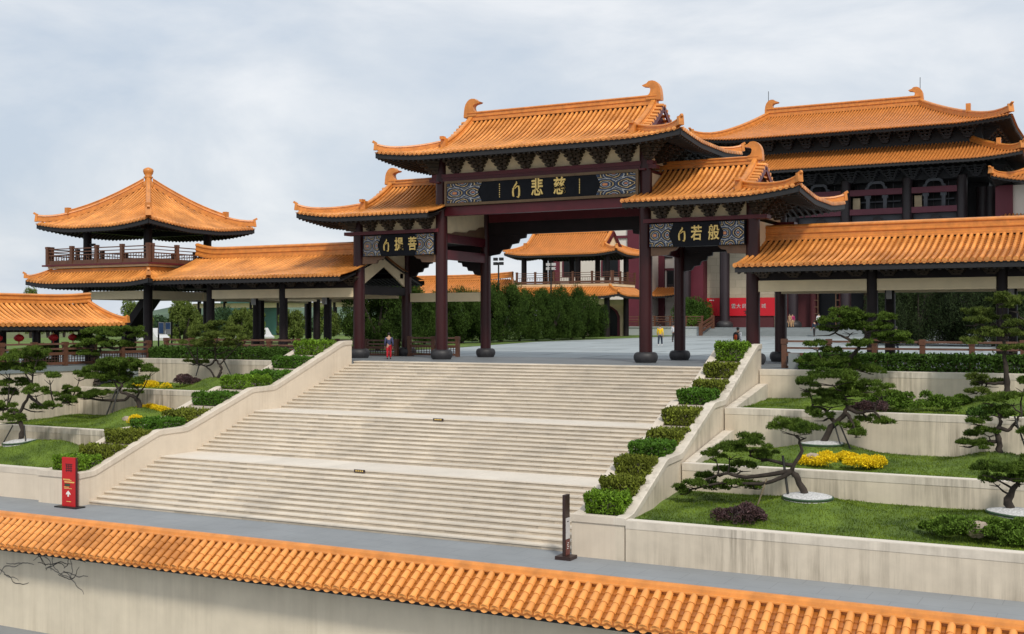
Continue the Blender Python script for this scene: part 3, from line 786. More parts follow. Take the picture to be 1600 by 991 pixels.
# roofs
def xieshan(parent, g0, g1, e, zr, ze, sg, ridge_h, sides, ends, clip=None, lift=.30, orn=1.0, Lz=3.0, gable=True, under=('front','right','left','back'), cur=.72):
    yc = YC
    R_ = Roof((g0, g1, yc, yc), e, zr, ze, sg, lift, Lz, cur)
    cover = MB(); cover.box(g0 + .3, g1 - .3, yc - .1, yc + .1, zr - .3, zr + .02)
    rf = cover.build('roof', 'soffit', parent)
    roof_tiles(rf, R_, sides, clip=clip)
    roof_under(rf, R_, under, clip=clip)
    main_ridge(rf, g0 - .05 if 'l' in ends else g0 - .05, g1 + .05, yc, zr - .02, ridge_h, .40)
    for en in ends:
        s = 1 if en == 'r' else -1; gx = g1 if s > 0 else g0
        mb = MB(); bird(mb, (gx - s * .12, yc, zr + ridge_h * .35), -s, orn, .36); mb.build('ridge_ornament', 'ridge_tile', rf, fix=True)
        for sy, sd_ in ((-1, 'front'), (1, 'back')):
            # descending ridge along the gable edge
            mb = MB(); pts = [R_.pt(sd_, gx - s * .12, sg * 1.12 * t / 12, .02) for t in range(13)]
            sweep(mb, pts, .26, .36)
            a = Vector(pts[-1]); mb.box(a.x - .15, a.x + .15, a.y - .12, a.y + .12, a.z - .05, a.z + .48); mb.box(a.x - .10, a.x + .10, a.y - .3 if sy < 0 else a.y, a.y if sy < 0 else a.y + .3, a.z + .4, a.z + .56)
            mb.build('descending_ridge', 'ridge_tile', rf)
            hip_ridge(rf, R_, s, sy, .24, .34)
            # short barrel tiles across the gable edge
            mb = MB()
            for t in range(int(sg * R_.length('front') / .27)):
                k = (t + .5) * .27 / R_.length('front')
                p = Vector(R_.pt(sd_, gx, k, .06))
                mb.tube([p - Vector((s * .05, 0, 0)), p + Vector((s * .42, 0, -.05))], .085, 8)
            mb.build('gable_tiles', 'tile', rf)
            mb = MB(); pts = [R_.pt(sd_, gx + s * .36, sg * t / 8, -.16) for t in range(9)]
            for q in range(8): mb.bar(pts[q], pts[q+1], .08, .30)
            mb.build('bargeboard', 'beam_red', rf)
        if gable:
            zb = R_.prof(sg); yb = (R_.g[2] - e[2]) * sg
            MB().prism([(-yb, zb), (yb, zb), (0, zr - .1)], lambda a, b, t: (gx + s * t, yc + a, b), -.10, .02).build('gable_wall', 'tower_trim', rf, fix=True)
    return R_, rf
mR, mrf = xieshan(gate, x2 + .35, x3 - .35, (CX - 8.25, CX + 8.25, YC - 4.65, YC + 4.65), 12.72, 10.42, .55, .52, ('front', 'right', 'left'), ('l', 'r'), lift=.26)
ox = 13.55
xieshan(gate, COLX[3] - 5.5, COLX[3] - .45, (COLX[3] - 9.5, CX + ox, YC - 4.4, YC + 4.4), 9.45, 7.53, .55, .42, ('front', 'right'), ('r',),
        clip={'front': (-21.35, 99), 'back': (-21.35, 99)}, lift=.32, orn=.92, under=('front', 'back', 'right'))
xieshan(gate, COLX[0] + .45, COLX[0] + 5.5, (CX - ox, COLX[0] + 9.5, YC - 4.4, YC + 4.4), 9.45, 7.53, .55, .42, ('front', 'left'), ('l',),
        clip={'front': (-99, -31.95), 'back': (-99, -31.95)}, lift=.32, orn=.92, under=('front', 'back', 'left'))
# ------------------------------------------------------------------ covered galleries
def railing(name, label, p, q, z0, h=1.05, nposts=5, group=None, lattice=True, cat='railing', lastpost=True):
    p = Vector((p[0], p[1], z0)); q = Vector((q[0], q[1], z0 if len(q) < 3 else q[2]))
    if len(q) < 3: q.z = z0
    t = thing(name, label, cat, tuple(p), group)
    d = q - p; u = d.normalized()
    for i in range(nposts):
        if i == nposts - 1 and not lastpost: break
        c = p + d * (i / (nposts - 1))
        mb = MB(); mb.bar(c, c + Vector((0, 0, h * .84)), .20, .20, (u.x, u.y, 0)); mb.bar(c + Vector((0, 0, h * .86)), c + Vector((0, 0, h + .04)), .24, .24, (u.x, u.y, 0)); mb.bar(c + Vector((0,0,h*.83)), c + Vector((0,0,h*.87)), .17, .17, (u.x, u.y, 0))
        mb.build('post', 'wood_rail', t)
    for zz, hh, mt in ((h * .95, .085, 'wood_rail_top'), (h * .73, .085, 'wood_rail_top'), (h * .52, .14, 'wood_rail'), (h * .10, .13, 'wood_rail')):
        MB().bar(p + Vector((0, 0, zz)), q + Vector((0, 0, zz)), .09, hh).build('rail', mt, t)
    if lattice:
        mb = MB(); L = d.length; n = int(L / .17)
        for i in range(n):
            c = p + u * ((i + .5) * L / n)
            mb.bar(c + Vector((0, 0, h * .14)), c + Vector((0, 0, h * .46)), .03, .03)
        for f in (.24, .36):
            mb.bar(p + Vector((0, 0, h * f)), q + Vector((0, 0, h * f)), .025, .025)
        mb.build('lattice', 'wood_dark', t)['kind'] = 'stuff'
    return t

GYR = 57.2; GYC = 55.15
def gallery(label, xs, x0, x1, ends, rows=True):
    t = thing('covered_gallery', label, 'gallery', ((x0 + x1) / 2, GYC, 0))
    for x in xs:
        for y in (GF, GYR):
            MB().lathe([(.24, -.05), (.24, 2), (.225, 4.75)], (x, y, 0), 20).build('column', 'lacquer_dark', t)
            MB().lathe([(.30, -.05), (.36, .05), (.36, .2), (.26, .28)], (x, y, 0), 20).build('column_base', 'base_stone', t)
        # wall lamp facing the steps
        lm = MB().box(x - .11, x + .11, GYR - .40, GYR - .22, 3.0, 3.55); lm.build('wall_lamp', 'sign_grey', t)
    xa = min(x0, min(xs)); 
    allx = sorted(set(list(xs) + ([COLX[3]] if ends == 'r' else [COLX[0]])))
    for a, b in zip(allx[:-1], allx[1:]):
        for y in (GF, GYR):
            MB().box(a + .22, b - .22, y - .13, y + .13, 3.30, 3.80).build('pale_beam', 'cream_beam', t)
        MB().box(a + .2, b - .2, GF - .05, GF + .05, 3.802, 4.438).build('frieze_board', 'lacquer_dark', t)
        for xx, dr in ((a + .22, 1), (b - .22, -1)):
            MB().prism([(0,0),(.8,0),(.62,-.1),(.5,-.12),(.42,-.26),(.2,-.3),(.12,-.45),(0,-.48)], lambda p_, q_, s_: (xx + dr * p_, GF + s_, 4.42 + q_), -.08, .08).build('brace', 'lacquer_dark', t, fix=True)
    for y in (GF, GYR):
        MB().box(x0 + .2, x1 - .2, y - .15, y + .15, 4.44, 4.72).build('eave_beam', 'lacquer_dark', t)
    n = int((x1 - x0) / 1.32)
    mb0 = MB()
    for q_ in range(4):
        w_ = .18 + .1 * q_; mb0.box(-w_, w_, -.1 - .1 * q_, .02, q_ * .095, q_ * .095 + .055)
        for s_ in (-1, 0, 1): mb0.box(s_ * w_ - .06, s_ * w_ + .06, -.13 - .1 * q_, .02, q_ * .095 + .05, q_ * .095 + .093)
    bo = mb0.build('bracket_set', 'bracket'); C.objects.unlink(bo)
    for i in range(n):
        inst(bo, 'bracket_set', (x0 + (i + .5) * (x1 - x0) / n, GF - .06, 3.92), 0, t, (1.1, 1, 1.25))
    bpy.data.objects.remove(bo)
    # ceiling boards of the walk
    MB().box(x0 + .1, x1 - .1, GF + .16, GYR - .16, 3.90, 3.94).build('ceiling', 'soffit', t)
    MB().box(x0 - (.3 if ends == 'l' else 0), x1, GF - .5, GYR + .5, -.14, -.008).build('floor', 'gate_floor', t)
    R_ = Roof((x0, x1, GYC, GYC), (x0 - .01, x1 + .01, GYC - 4.15, GYC + 4.15), 5.78, 4.42, 0, 0.0, 1.0, .45)
    rf = MB().box(x0 + .1, x1 - .1, GYC - .1, GYC + .1, 5.4, 5.8).build('roof', 'soffit', t)
    roof_tiles(rf, R_, ('front',), spacing=.268, r=.082)
    pan = MB(); 
    P = [[R_.pt('back', x0 + (x1 - x0) * i / 4, j / 8) for j in range(9)] for i in range(5)]
    pan.grid(P); pan.build('rear_tiles', 'tile_pan', rf)
    roof_under(rf, R_, ('front', 'back'), depth=1.6)
    main_ridge(rf, x0 - .02, x1 + .02, GYC, 5.74, .74, .44, upl=.28 if ends == 'l' else 0)
    return t, R_, rf
tg, _, rfR = gallery('orange tiled open gallery with dark columns running right from the gate', [-10.45, -5.2, 0.1, 5.4], -15.95, 7.5, 'r')
tl, _, rfL = gallery('orange tiled open gallery with dark columns between the gate and the corner pavilion', [-42.77, -48.14], -51.0, -37.35, 'l')

# ------------------------------------------------------------------ corner pavilion on the left
pv = thing('corner_pavilion', 'two-level corner pavilion with pyramid orange roof, balcony and round finial', 'pavilion', (-55.65, 55.7, 0))
PX, PY = -55.65, 55.7
for sx in (-1, 1):
    for sy in (-1, 1):
        x, y = PX + sx * 2.55, PY + sy * 2.58
        MB().lathe([(.27, -.1), (.27, 3), (.25, 8.3)], (x, y, 0), 18).build('column', 'lacquer_dark', pv)
        MB().lathe([(.33, -.1), (.4, .05), (.4, .2), (.28, .3)], (x, y, 0), 18).build('column_base', 'base_stone', pv)
MB().box(PX - 3.2, PX + 3.2, PY - 3.2, PY + 3.2, -.2, -.02).build('floor', 'gate_floor', pv)
# lower frame
for sy in (-1, 1):
    y = PY + sy * 2.58
    MB().box(PX - 2.3, PX + 2.3, y - .13, y + .13, 3.35, 3.85).build('pale_beam', 'cream_beam', pv)
    MB().box(PX - 2.9, PX + 2.9, y - .15, y + .15, 4.3, 4.6).build('eave_beam', 'lacquer_dark', pv)
for sx in (-1, 1):
    x = PX + sx * 2.55
    MB().box(x - .13, x + .13, PY - 2.33, PY + 2.33, 3.35, 3.85).build('pale_beam', 'cream_beam', pv)
    MB().box(x - .15, x + .15, PY - 2.9, PY + 2.9, 4.31, 4.61).build('eave_beam', 'lacquer_dark', pv)
# stair inside the ground level
mb = MB()
mb.bar((PX + .6, PY + .9, 4.6), (PX - 2.6, PY + .9, 1.2), 1.1, .30); mb.bar((PX + .6, PY + .35, 4.75), (PX - 2.6, PY + .35, 1.35), .08, .5)
mb.bar((PX - 2.6, PY + .9, 1.4), (PX - 2.6, PY + .9, -.05), 1.0, .3)
mb.build('stair', 'lacquer_dark', pv)
# skirt roof, deck and balustrade
lo = Roof((PX - 4.0, PX + 4.0, PY - 4.0, PY + 4.0), (PX - 5.1, PX + 5.1, PY - 5.1, PY + 5.1), 5.02, 4.34, 0, .20, 2.2, .3)
rf = MB().box(PX - 4.0, PX + 4.0, PY - 4.0, PY + 4.0, 4.62, 4.90).build('lower_roof', 'soffit', pv)
roof_tiles(rf, lo, ('front', 'right', 'left'), clip={'right': (-99, PY - 1.2)}, seg=.28)
roof_under(rf, lo, ('front', 'right', 'left', 'back'), depth=.9)
for a, b in ((1, -1), (-1, -1), (-1, 1)): hip_ridge(rf, lo, a, b, .22, .26)
mb = MB()
for pts in ([(PX - 4.05, PY - 4.05, 4.98), (PX + 4.05, PY - 4.05, 4.98)], [(PX + 4.05, PY - 4.05, 4.982), (PX + 4.05, PY + 4.05, 4.982)], [(PX - 4.05, PY + 4.05, 4.984), (PX - 4.05, PY - 4.05, 4.984)]): sweep(mb, pts, .24, .22)
mb.build('skirt_ridge', 'ridge_tile', rf)
MB().box(PX - 4.2, PX + 4.2, PY - 4.2, PY + 4.2, 5.24, 5.36).build('deck', 'cream', pv)
MB().box(PX - 4.45, PX + 4.45, PY - 4.45, PY + 4.45, 5.362, 5.46).build('deck_edge', 'beam_red', pv)
def balus(parent, a, b, z0, n, h=.98, matn='wood_rail'):
    a = Vector((*a, z0)); b = Vector((*b, z0)); d = b - a; u = d.normalized()
    for i in range(n):
        c = a + d * (i / (n - 1)); mb = MB(); mb.bar(c, c + Vector((0, 0, h + .08)), .20, .20, (u.x, u.y, 0)); mb.bar(c + Vector((0,0,h+.0)), c + Vector((0,0,h+.14)), .23, .23, (u.x, u.y, 0)); mb.build('post', matn, parent)
    for z, hh in ((h * .98, .06), (h * .78, .05), (h * .58, .07), (h * .14, .22)):
        MB().bar(a + Vector((0, 0, z)), b + Vector((0, 0, z)), .07, hh).build('rail', matn, parent)
    mb = MB(); L = d.length; k = int(L / .21)
    rr = random.Random(2)
    for i in range(k):
        c = a + u * ((i + .5) * L / k)
        mb.bar(c + Vector((0, 0, h * .25)), c + Vector((0, 0, h * .56)), .028, .028)
        if i % 2: mb.bar(c + Vector((0, 0, h * rr.choice((.34, .40, .47)))), c + u * .21 + Vector((0, 0, h * rr.choice((.34, .40, .47)))), .025, .025)
    mb.build('lattice', matn, parent)['kind'] = 'stuff'
e_ = 4.2
for a, b, n in (((PX - e_, PY - e_), (PX + e_, PY - e_), 5), ((PX + e_, PY - e_ + .3), (PX + e_, PY + e_), 5), ((PX - e_, PY - e_ + .3), (PX - e_, PY + e_), 5), ((PX - e_ + .3, PY + e_), (PX + e_ - .3, PY + e_), 5)):
    rl = MB().bar((*a, 5.50), (*b, 5.50), .16, .07).build('balustrade', 'wood_rail', pv); balus(rl, a, b, 5.47, n)
# upper roof
up_ = Roof((PX - .05, PX + .05, PY - .05, PY + .05), (PX - 4.65, PX + 4.65, PY - 4.65, PY + 4.65), 10.62, 7.68, 0, .34, 3.4, .42)
rf = MB().box(PX - .2, PX + .2, PY - .2, PY + .2, 9.6, 10.5).build('upper_roof', 'soffit', pv)
roof_tiles(rf, up_, ('front', 'right', 'left'))
roof_under(rf, up_, ('front', 'right', 'left', 'back'), depth=1.4)
for a in (-1, 1):
    for b in (-1, 1):
        hip_ridge(rf, up_, a, b, .30, .42, .03, end=.34)
        mb = MB(); pts = hip_path(up_, a, b, 14, .03)
        sweep(mb, [(x, y, z + .36) for x, y, z in pts[:11]], .24, .22); x, y, z = pts[10]
        mb.box(x - .14, x + .14, y - .14, y + .14, z + .3, z + .72); mb.build('upper_hip_ridge', 'ridge_tile', rf)
MB().lathe([(.34, 10.45), (.40, 10.7), (.26, 10.82), (.20, 10.95), (.24, 11.05), (.30, 11.12), (.20, 11.2), (.28, 11.34), (.33, 11.5), (.30, 11.62), (.16, 11.70), (.05, 11.74)], (PX, PY, 0), 18).build('finial', 'ridge_tile', rf)
for sy in (-1, 1):
    y = PY + sy * 2.58; MB().box(PX - 3.3, PX + 3.3, y - .14, y + .14, 7.55, 7.85).build('eave_beam', 'lacquer_dark', pv)
for sx in (-1, 1):
    x = PX + sx * 2.55; MB().box(x - .14, x + .14, PY - 3.3, PY + 3.3, 7.56, 7.86).build('eave_beam', 'lacquer_dark', pv)
lm = MB().bar((PX - 2.25, PY - 2.6, 6.75), (PX - 1.9, PY - 2.6, 6.75), .16, .16); lm.build('wall_lamp', 'metal_dark', pv)

# gallery running back behind the left bay of the gate
bg_ = thing('rear_gallery', 'dark gallery with pale beam and railing seen through the left bay of the gate', 'gallery', (-48, 62, 0))
for x in (-48.3, -53.0):
    for y in (63.4, 68.6):
        MB().lathe([(.24, -.05), (.225, 4.6)], (x, y, plaza_z(y)), 16).build('column', 'lacquer_dark', bg_)
for x in (-48.3, -53.0):
    MB().box(x - .13, x + .13, GYR + .5, 68.4, 3.30, 3.78).build('pale_beam', 'cream_beam', bg_)
MB().box(COLX[0] + .2, COLX[1] - .2, GB - .05, GB + .15, 3.10, 3.60).build('pale_beam', 'cream_beam', bg_)
R_ = Roof((-50.65, -50.65, 59.5, 70.5), (-54.3, -47.0, 59.4, 70.6), 5.9, 4.5, 0, 0, 1, .45)
rf = MB().box(-50.75, -50.55, 59.6, 70.4, 5.5, 5.92).build('roof', 'soffit', bg_)
roof_tiles(rf, R_, ('right',), parts=False, seg=.4); roof_under(rf, R_, ('right', 'left'), depth=1.0); main_ridge(rf, 59.5, 70.5, -50.65, 5.85, .6, .4, axis='y')
MB().box(-54, -47.3, 58.5, 70.4, -.1, .06).build('floor', 'gate_floor', bg_)

# ------------------------------------------------------------------ low corridor on the far left (runs towards the viewer)
lc = thing('low_corridor', 'low tiled corridor hung with red lanterns at the left edge', 'corridor', (-48, 38, -1.2))
LX = -48.0
R_ = Roof((LX, LX, 24.0, 43.75), (LX - 2.1, LX + 2.1, 22.0, 44.45), 2.86, 1.80, 0, .06, 1.6, .45)
rf = MB().box(LX - .1, LX + .1, 24.2, 43.0, 2.4, 2.84).build('roof', 'soffit', lc)
roof_tiles(rf, R_, ('right', 'back'), clip={'right': (30, 99)}, spacing=.30, r=.085); roof_under(rf, R_, ('right', 'back'), depth=.9, rafter=.35, fasc=.2)
main_ridge(rf, 24.0, 43.9, LX, 2.82, .50, .36, axis='y', upr=.14)
hip_ridge(rf, R_, 1, 1, .24, .3, end=.10); hip_ridge(rf, R_, -1, 1, .24, .3, end=.10)
for y in (30.0, 33.2, 36.4, 39.6, 42.8):
    for x in (LX - 1.2, LX + 1.2):
        MB().lathe([(.2, -1.2), (.19, 2.0)], (x, y, 0), 14).build('column', 'lacquer_dark', lc)
for x in (LX - 1.2, LX + 1.2):
    MB().box(x - .12, x + .12, 29.5, 43.2, 1.45, 1.72).build('eave_beam', 'lacquer_dark', lc)
MB().box(LX - 1.7, LX + 1.7, 24, 44.2, -1.45, -1.2).build('floor', 'grey_stone', lc)
for i, y in enumerate((34.0, 35.2, 37.4, 38.6, 40.6, 41.8)):
    o = thing('lantern', 'red lantern hanging under the low corridor eave, number %s from the left' % ['one','two','three','four','five','six'][i], 'lantern', (LX + 1.2, y, 1.0), 'red lanterns under the low corridor')
    MB().lathe([(.05, 1.06), (.16, 1.10), (.235, 1.2), (.235, 1.26), (.16, 1.36), (.05, 1.40)], (LX + 1.2, y, -.05), 14).build('shade', 'lantern_red', o)
    MB().lathe([(.07, 1.33), (.07, 1.37), (.012, 1.39), (.012, 1.46)], (LX + 1.2, y, 0), 8).build('cap', 'gold', o)
    mb = MB(); mb.lathe([(.02, .84), (.03, 1.02)], (LX + 1.2, y, 0), 6); mb.build('tassel', 'lantern_red', o)

# ------------------------------------------------------------------ tiled wall in the foreground
fw = thing('tiled_wall', 'pale garden wall with an orange tiled top and ink mural along the bottom edge', 'wall', (-12, 18.3, ZG))
WY = 18.3
MB().box(-34, 6, WY - .22, WY + .22, ZG, -2.98).build('wall', 'wall_white', fw)
MB().box(-34, 6, WY - .62, WY + .62, -3.09, -2.985).build('eave_board', 'fascia', fw)
MB().prism([(-.60, -2.984), (.60, -2.984), (.10, -2.60), (-.10, -2.60)], lambda a, b, t: (t, WY + a, b), -34, 6).build('roof_core', 'tile_pan', fw, fix=True)
mb = MB(); sweep(mb, [(-34, WY, -2.64), (6, WY, -2.64)], .30, .28, 0, [(-.5,0),(-.5,.30),(-.38,.34),(-.38,.52),(-.55,.56),(-.55,.64),(-.36,.70),(-.30,.86),(-.14,.98),(0,1.0),(.14,.98),(.30,.86),(.36,.70),(.55,.64),(.55,.56),(.38,.52),(.38,.34),(.5,.30),(.5,0)])
mb.build('ridge', 'ridge_tile', fw)
# separate barrel and pan tiles; those nearest the viewer as pieces of their own
SP = .205; NB = 4
slope0 = Vector((0, -.13, -2.50)); slope1 = Vector((0, -.80, -2.93)); dv = (slope1 - slope0); Lr = dv.length; dn = dv.normalized(); nn_ = Vector((0, dn.z, -dn.y)); nn_ = nn_ if nn_.z > 0 else -nn_
def barrel(last):
    mb = MB(); L_ = Lr / NB; vs = []; n = 7
    for t, r in ((0, .058), (L_ * .98, .066)):
        for q in range(n):
            a = math.pi * q / (n - 1); vs.append(Vector((math.cos(a) * r, 0, 0)) + dn * t + nn_ * (math.sin(a) * r))
    mb.add(vs, [(q, q+1, n+q+1, n+q) for q in range(n-1)], True)
    mb.add(vs[n:], [tuple(range(n))])
    if last:
        m_ = 12; c = dn * L_
        for rr, off in ((.082, .0),):
            ring = [c + Vector((math.cos(2*math.pi*q/m_) * rr, -.012, math.sin(2*math.pi*q/m_) * rr - .012)) for q in range(m_)]
            ring2 = [v + Vector((0, .035, 0)) for v in ring]; ring3 = [c + Vector(((v - c).x * .72, -.004, (v - c).z * .72)) for v in ring]
            mb.add(ring + ring2 + ring3, [(q, (q+1) % m_, (q+1) % m_ + m_, q + m_) for q in range(m_)] + [(q, q + 2*m_, (q+1) % m_ + 2*m_, (q+1) % m_) for q in range(m_)] + [tuple(range(2*m_, 3*m_))])
    o = mb.build('barrel_tile', 'tile', None); C.objects.unlink(o); return o
bt, btl = barrel(False), barrel(True)
cols_ = list(np.arange(-25.0, 4.0, SP))
order = sorted([(i, j) for i in range(len(cols_)) for j in range(NB) if cols_[i] > -23.4 and cols_[i] < -1.3], key=lambda q: -cols_[q[0]])
single = set(order[:300])
rest = MB(); pan = MB()
jr = random.Random(8)
for i, x in enumerate(cols_):
    for j in range(NB):
        p = slope0 + dn * (Lr * j / NB); loc = (x + jr.uniform(-.004, .004), WY + p.y, p.z + jr.uniform(-.002, .002))
        src = btl if j == NB - 1 else bt
        if (i, j) in single: inst(src, 'barrel_tile', loc, jr.uniform(-.012, .012), fw)
        else:
            me = src.data; b = len(rest.v); rest.v += [(v.co.x + loc[0], v.co.y + loc[1], v.co.z + loc[2]) for v in me.vertices]
            rest.f += [tuple(k + b for k in pl.vertices) for pl in me.polygons]; rest.sm += [pl.use_smooth for pl in me.polygons]
    for j in range(6):
        a = slope0 + dn * (Lr * j / 6); b = slope0 + dn * (Lr * (j + 1) / 6 + .015)
        vs = []
        for pnt, upz in ((a, -.012), (b, .014), (b, -.016)):
            for fx, dz in ((0, .0), (.3, -.03), (.7, -.03), (1, .0)): vs.append((x + SP * fx, WY + pnt.y, pnt.z + upz + dz))
        pan.add(vs, [(0,1,5,4),(1,2,6,5),(2,3,7,6),(4,5,9,8),(5,6,10,9),(6,7,11,10)])
o = rest.build('barrel_tiles_rest', 'tile', fw); o['kind'] = 'stuff'
o = pan.build('pan_tiles', 'tile_pan', fw); o['kind'] = 'stuff'
bpy.data.objects.remove(bt); bpy.data.objects.remove(btl)
# ink mural: branching strokes brushed on the wall face
def stroke(mb, pts, w_):
    pts = [Vector(p) for p in pts]; vs = []
    for i, p in enumerate(pts):
        d = (pts[min(i+1, len(pts)-1)] - pts[max(i-1, 0)]).normalized(); n = Vector((-d.z, 0, d.x)); ww = w_ * (.5 + .7 * math.sin(2.6 * i / len(pts) + .5))
        vs += [p + n * ww, p - n * ww]
    mb.add(vs, [(2*i, 2*i+1, 2*i+3, 2*i+2) for i in range(len(pts)-1)])
mr_ = random.Random(21)
for matn, cnt, yy in (('ink', 9, WY - .224), ('ink_light', 9, WY - .2235)):
    mb = MB()
    for q in range(cnt):
        x = (-22.6, -20.9, -20.6)[q % 3] + mr_.uniform(-.3, .3); z = mr_.uniform(-3.75, -3.35); a = mr_.uniform(-.5, 2.2); pts = []
        for s in range(14):
            pts.append((x, yy, z)); a += mr_.uniform(-.55, .55); x += math.cos(a) * .07; z += math.sin(a) * .05
            z = min(z, -3.14)
        stroke(mb, pts, .008 if matn == 'ink' else .011)
    mb.build('mural_strokes', matn, fw)

# ------------------------------------------------------------------ stair parapets with planters
KN = [(31.2, -3.66), (31.95, -3.62), (35.25, -2.38), (36.85, -2.35), (40.9, -.96), (42.4, -.93), (47.6, 1.0), (48.3, 1.02)]
def kz(y):
    if y <= KN[0][0]: return KN[0][1]
    for (a, za), (b, zb) in zip(KN[:-1], KN[1:]):
        if y <= b: return za + (zb - za) * (y - a) / (b - a)
    return KN[-1][1]
COMP = [31.5, 32.75, 34.05, 35.4, 37.2, 38.95, 40.75, 42.7, 44.35, 45.95, 47.7]
def smooth_k():
    ys = list(np.linspace(31.2, 48.3, 120)); out = []
    for y in ys:
        z = np.mean([kz(clamp(y + d, 31.2, 48.3)) for d in np.linspace(-.13, .13, 7)]); out.append((y, float(z)))
    return out
KS = smooth_k()
def rail_wall(parent, x0, x1, coping, wallm, name, over_in, over_out, kn=KS):
    mb = MB()
    prof = [(31.24, ZG - .05)] + [(max(y, 31.24), z - .20) for y, z in kn] + [(48.3, ZG - .05)]
    n = len(prof); vs = [(x0, y, z) for y, z in prof] + [(x1, y, z) for y, z in prof]
    fs = [tuple(range(n)), tuple(reversed(range(n, 2*n)))] + [(i, i+n, (i+1) % n + n, (i+1) % n) for i in range(n)]
    mb.add(vs, fs); w_ = mb.build(name, wallm, parent, fix=True)
    mb = MB(); P = []
    for y, z in kn:
        P.append([(x0 - over_in, y, z - .20), (x0 - over_in, y, z - .015), (x0 - over_in + .03, y, z), (x1 + over_out - .03, y, z), (x1 + over_out, y, z - .015), (x1 + over_out, y, z - .20), (x0 - over_in, y, z - .20)])
    mb.grid(P); mb.add([q for q in P[0][:6]], [(0,1,2,3,4,5)]); mb.add([q for q in P[-1][:6]], [(5,4,3,2,1,0)])
    mb.build('coping', coping, w_, fix=True)
    return w_
def planter(label, xi, xo, side):
    t = thing('stair_planter', label, 'planter', ((xi + xo) / 2, 31.2, ZG))
    s = 1 if xo > xi else -1
    a, b = sorted((xi, xi + s * .28)); rail_wall(t, a, b, 'coping', 'wall_plaster', 'inner_wall', .04, .04)
    a, b = sorted((xo, xo - s * .28)); rail_wall(t, a, b, 'coping_old' if side == 'r' else 'coping', 'wall_stained' if side == 'r' else 'wall_plaster', 'outer_wall', .04, .04)
    a, b = sorted((xi + s * .28, xo - s * .28))
    MB().box(a, b, 31.24, 31.50, ZG - .05, -3.86).build('end_wall', 'wall_plaster', t)
    MB().box(a + .04, b - .04, 31.2, 31.53, -3.858, -3.66).build('end_coping', 'coping', t)
    for i, (c0, c1) in enumerate(zip(COMP[:-1], COMP[1:])):
        zs = kz(c0 + .15) - .10
        MB().box(a + .002, b - .002, c0 + (.06 if i else 0.03), c1 - .062, ZG, zs).build('soil_bed', 'soil', t)
        zt = kz(c1) - .06
        MB().box(a + .001, b - .001, c1 - .06, c1 + .06, ZG, zt).build('cross_wall', 'coping', t)
    return t
SHEAR = -.0585
def shear_tree(t):
    for ch in t.children_recursive:
        if ch.type != 'MESH': continue
        me = ch.data; n = len(me.vertices); co = np.empty(n * 3, np.float32); me.vertices.foreach_get('co', co); co = co.reshape(-1, 3)
        co[:, 0] += SHEAR * (co[:, 1] - 31.2); me.vertices.foreach_set('co', co.ravel()); me.update()
RXI, RXO = -14.64, -12.99
def rxo(y): return RXO + SHEAR * (y - 31.2)
shear_tree(planter('stepped planter with pale parapets climbing the right side of the steps', RXI, RXO, 'r'))
planter('stepped planter with pale parapets climbing the left side of the steps', SXL, -36.8, 'l')

# ------------------------------------------------------------------ terraces: retaining walls, sloped kerbs and lawns
WALLS = {'r': [(31.2, -3.70, ZG), (36.75, -2.67, -4.2), (42.2, -1.22, -3.0), (47.8, -.01, -1.6)],
         'l': [(31.6, -3.68, ZG), (35.5, -2.55, -4.2), (41.0, -1.20, -3.0), (45.15, .08, -1.6)]}
def ret_wall(label, x0, x1, i, stained, sd):
    y, z, zb = WALLS[sd][i]
    t = thing('retaining_wall', label, 'wall', ((x0 + x1) / 2, y, zb), 'terrace walls beside the steps')
    MB().box(x0, x1, y, y + .30, zb - .1, z - .24).build('wall', 'wall_stained' if stained else 'wall_plaster', t)
    MB().box(x0, x1, y - .012, y + .34, z - .237, z - .022).build('coping', 'coping_old' if stained else 'coping', t)
    MB().box(x0, x1, y - .008, y + .336, z - .022, z).build('coping_top', 'landing', t)
nm = ['lowest', 'second', 'third', 'top']
for i in range(4):
    ret_wall('stained concrete terrace wall right of the steps, %s of the four' % (nm[i] if i == 0 or i == 3 else nm[i] + ' from the bottom'), rxo(WALLS['r'][i][0]) + .045, 10, i, True, 'r')
    ret_wall('concrete terrace wall left of the steps, %s of the four' % (nm[i] if i == 0 or i == 3 else nm[i] + ' from the bottom'), -45.55 if i < 3 else -45.8, -36.84, i, i > 0, 'l')
for sx in (1, -1):
    W_ = WALLS['r' if sx > 0 else 'l']
    for i in (1, 2):
        ya, za = W_[i][0] + .34, W_[i][1]; yb, zb = W_[i+1][0], W_[i][1] + .62
        xa_ = (rxo(ya) + .05) if sx > 0 else -36.86; xb_ = (rxo(yb) + .05) if sx > 0 else -36.86
        t = thing('sloped_kerb', 'sloping concrete kerb against the %s planter, %s terrace' % ('right' if sx > 0 else 'left', 'upper' if i == 2 else 'middle'), 'kerb', (xa_, ya, za - .8))
        mb = MB(); poly = [(ya, za - .8), (yb, za - .8), (yb, zb), (yb - .35, zb), (ya, za + .02)]
        def kf(p_, q_, s_): return (xa_ + (xb_ - xa_) * (p_ - ya) / (yb - ya) + s_, p_, q_)
        mb.prism(poly, kf, min(0, sx * .36), max(0, sx * .36)); mb.build('kerb', 'coping_old', t, fix=True)

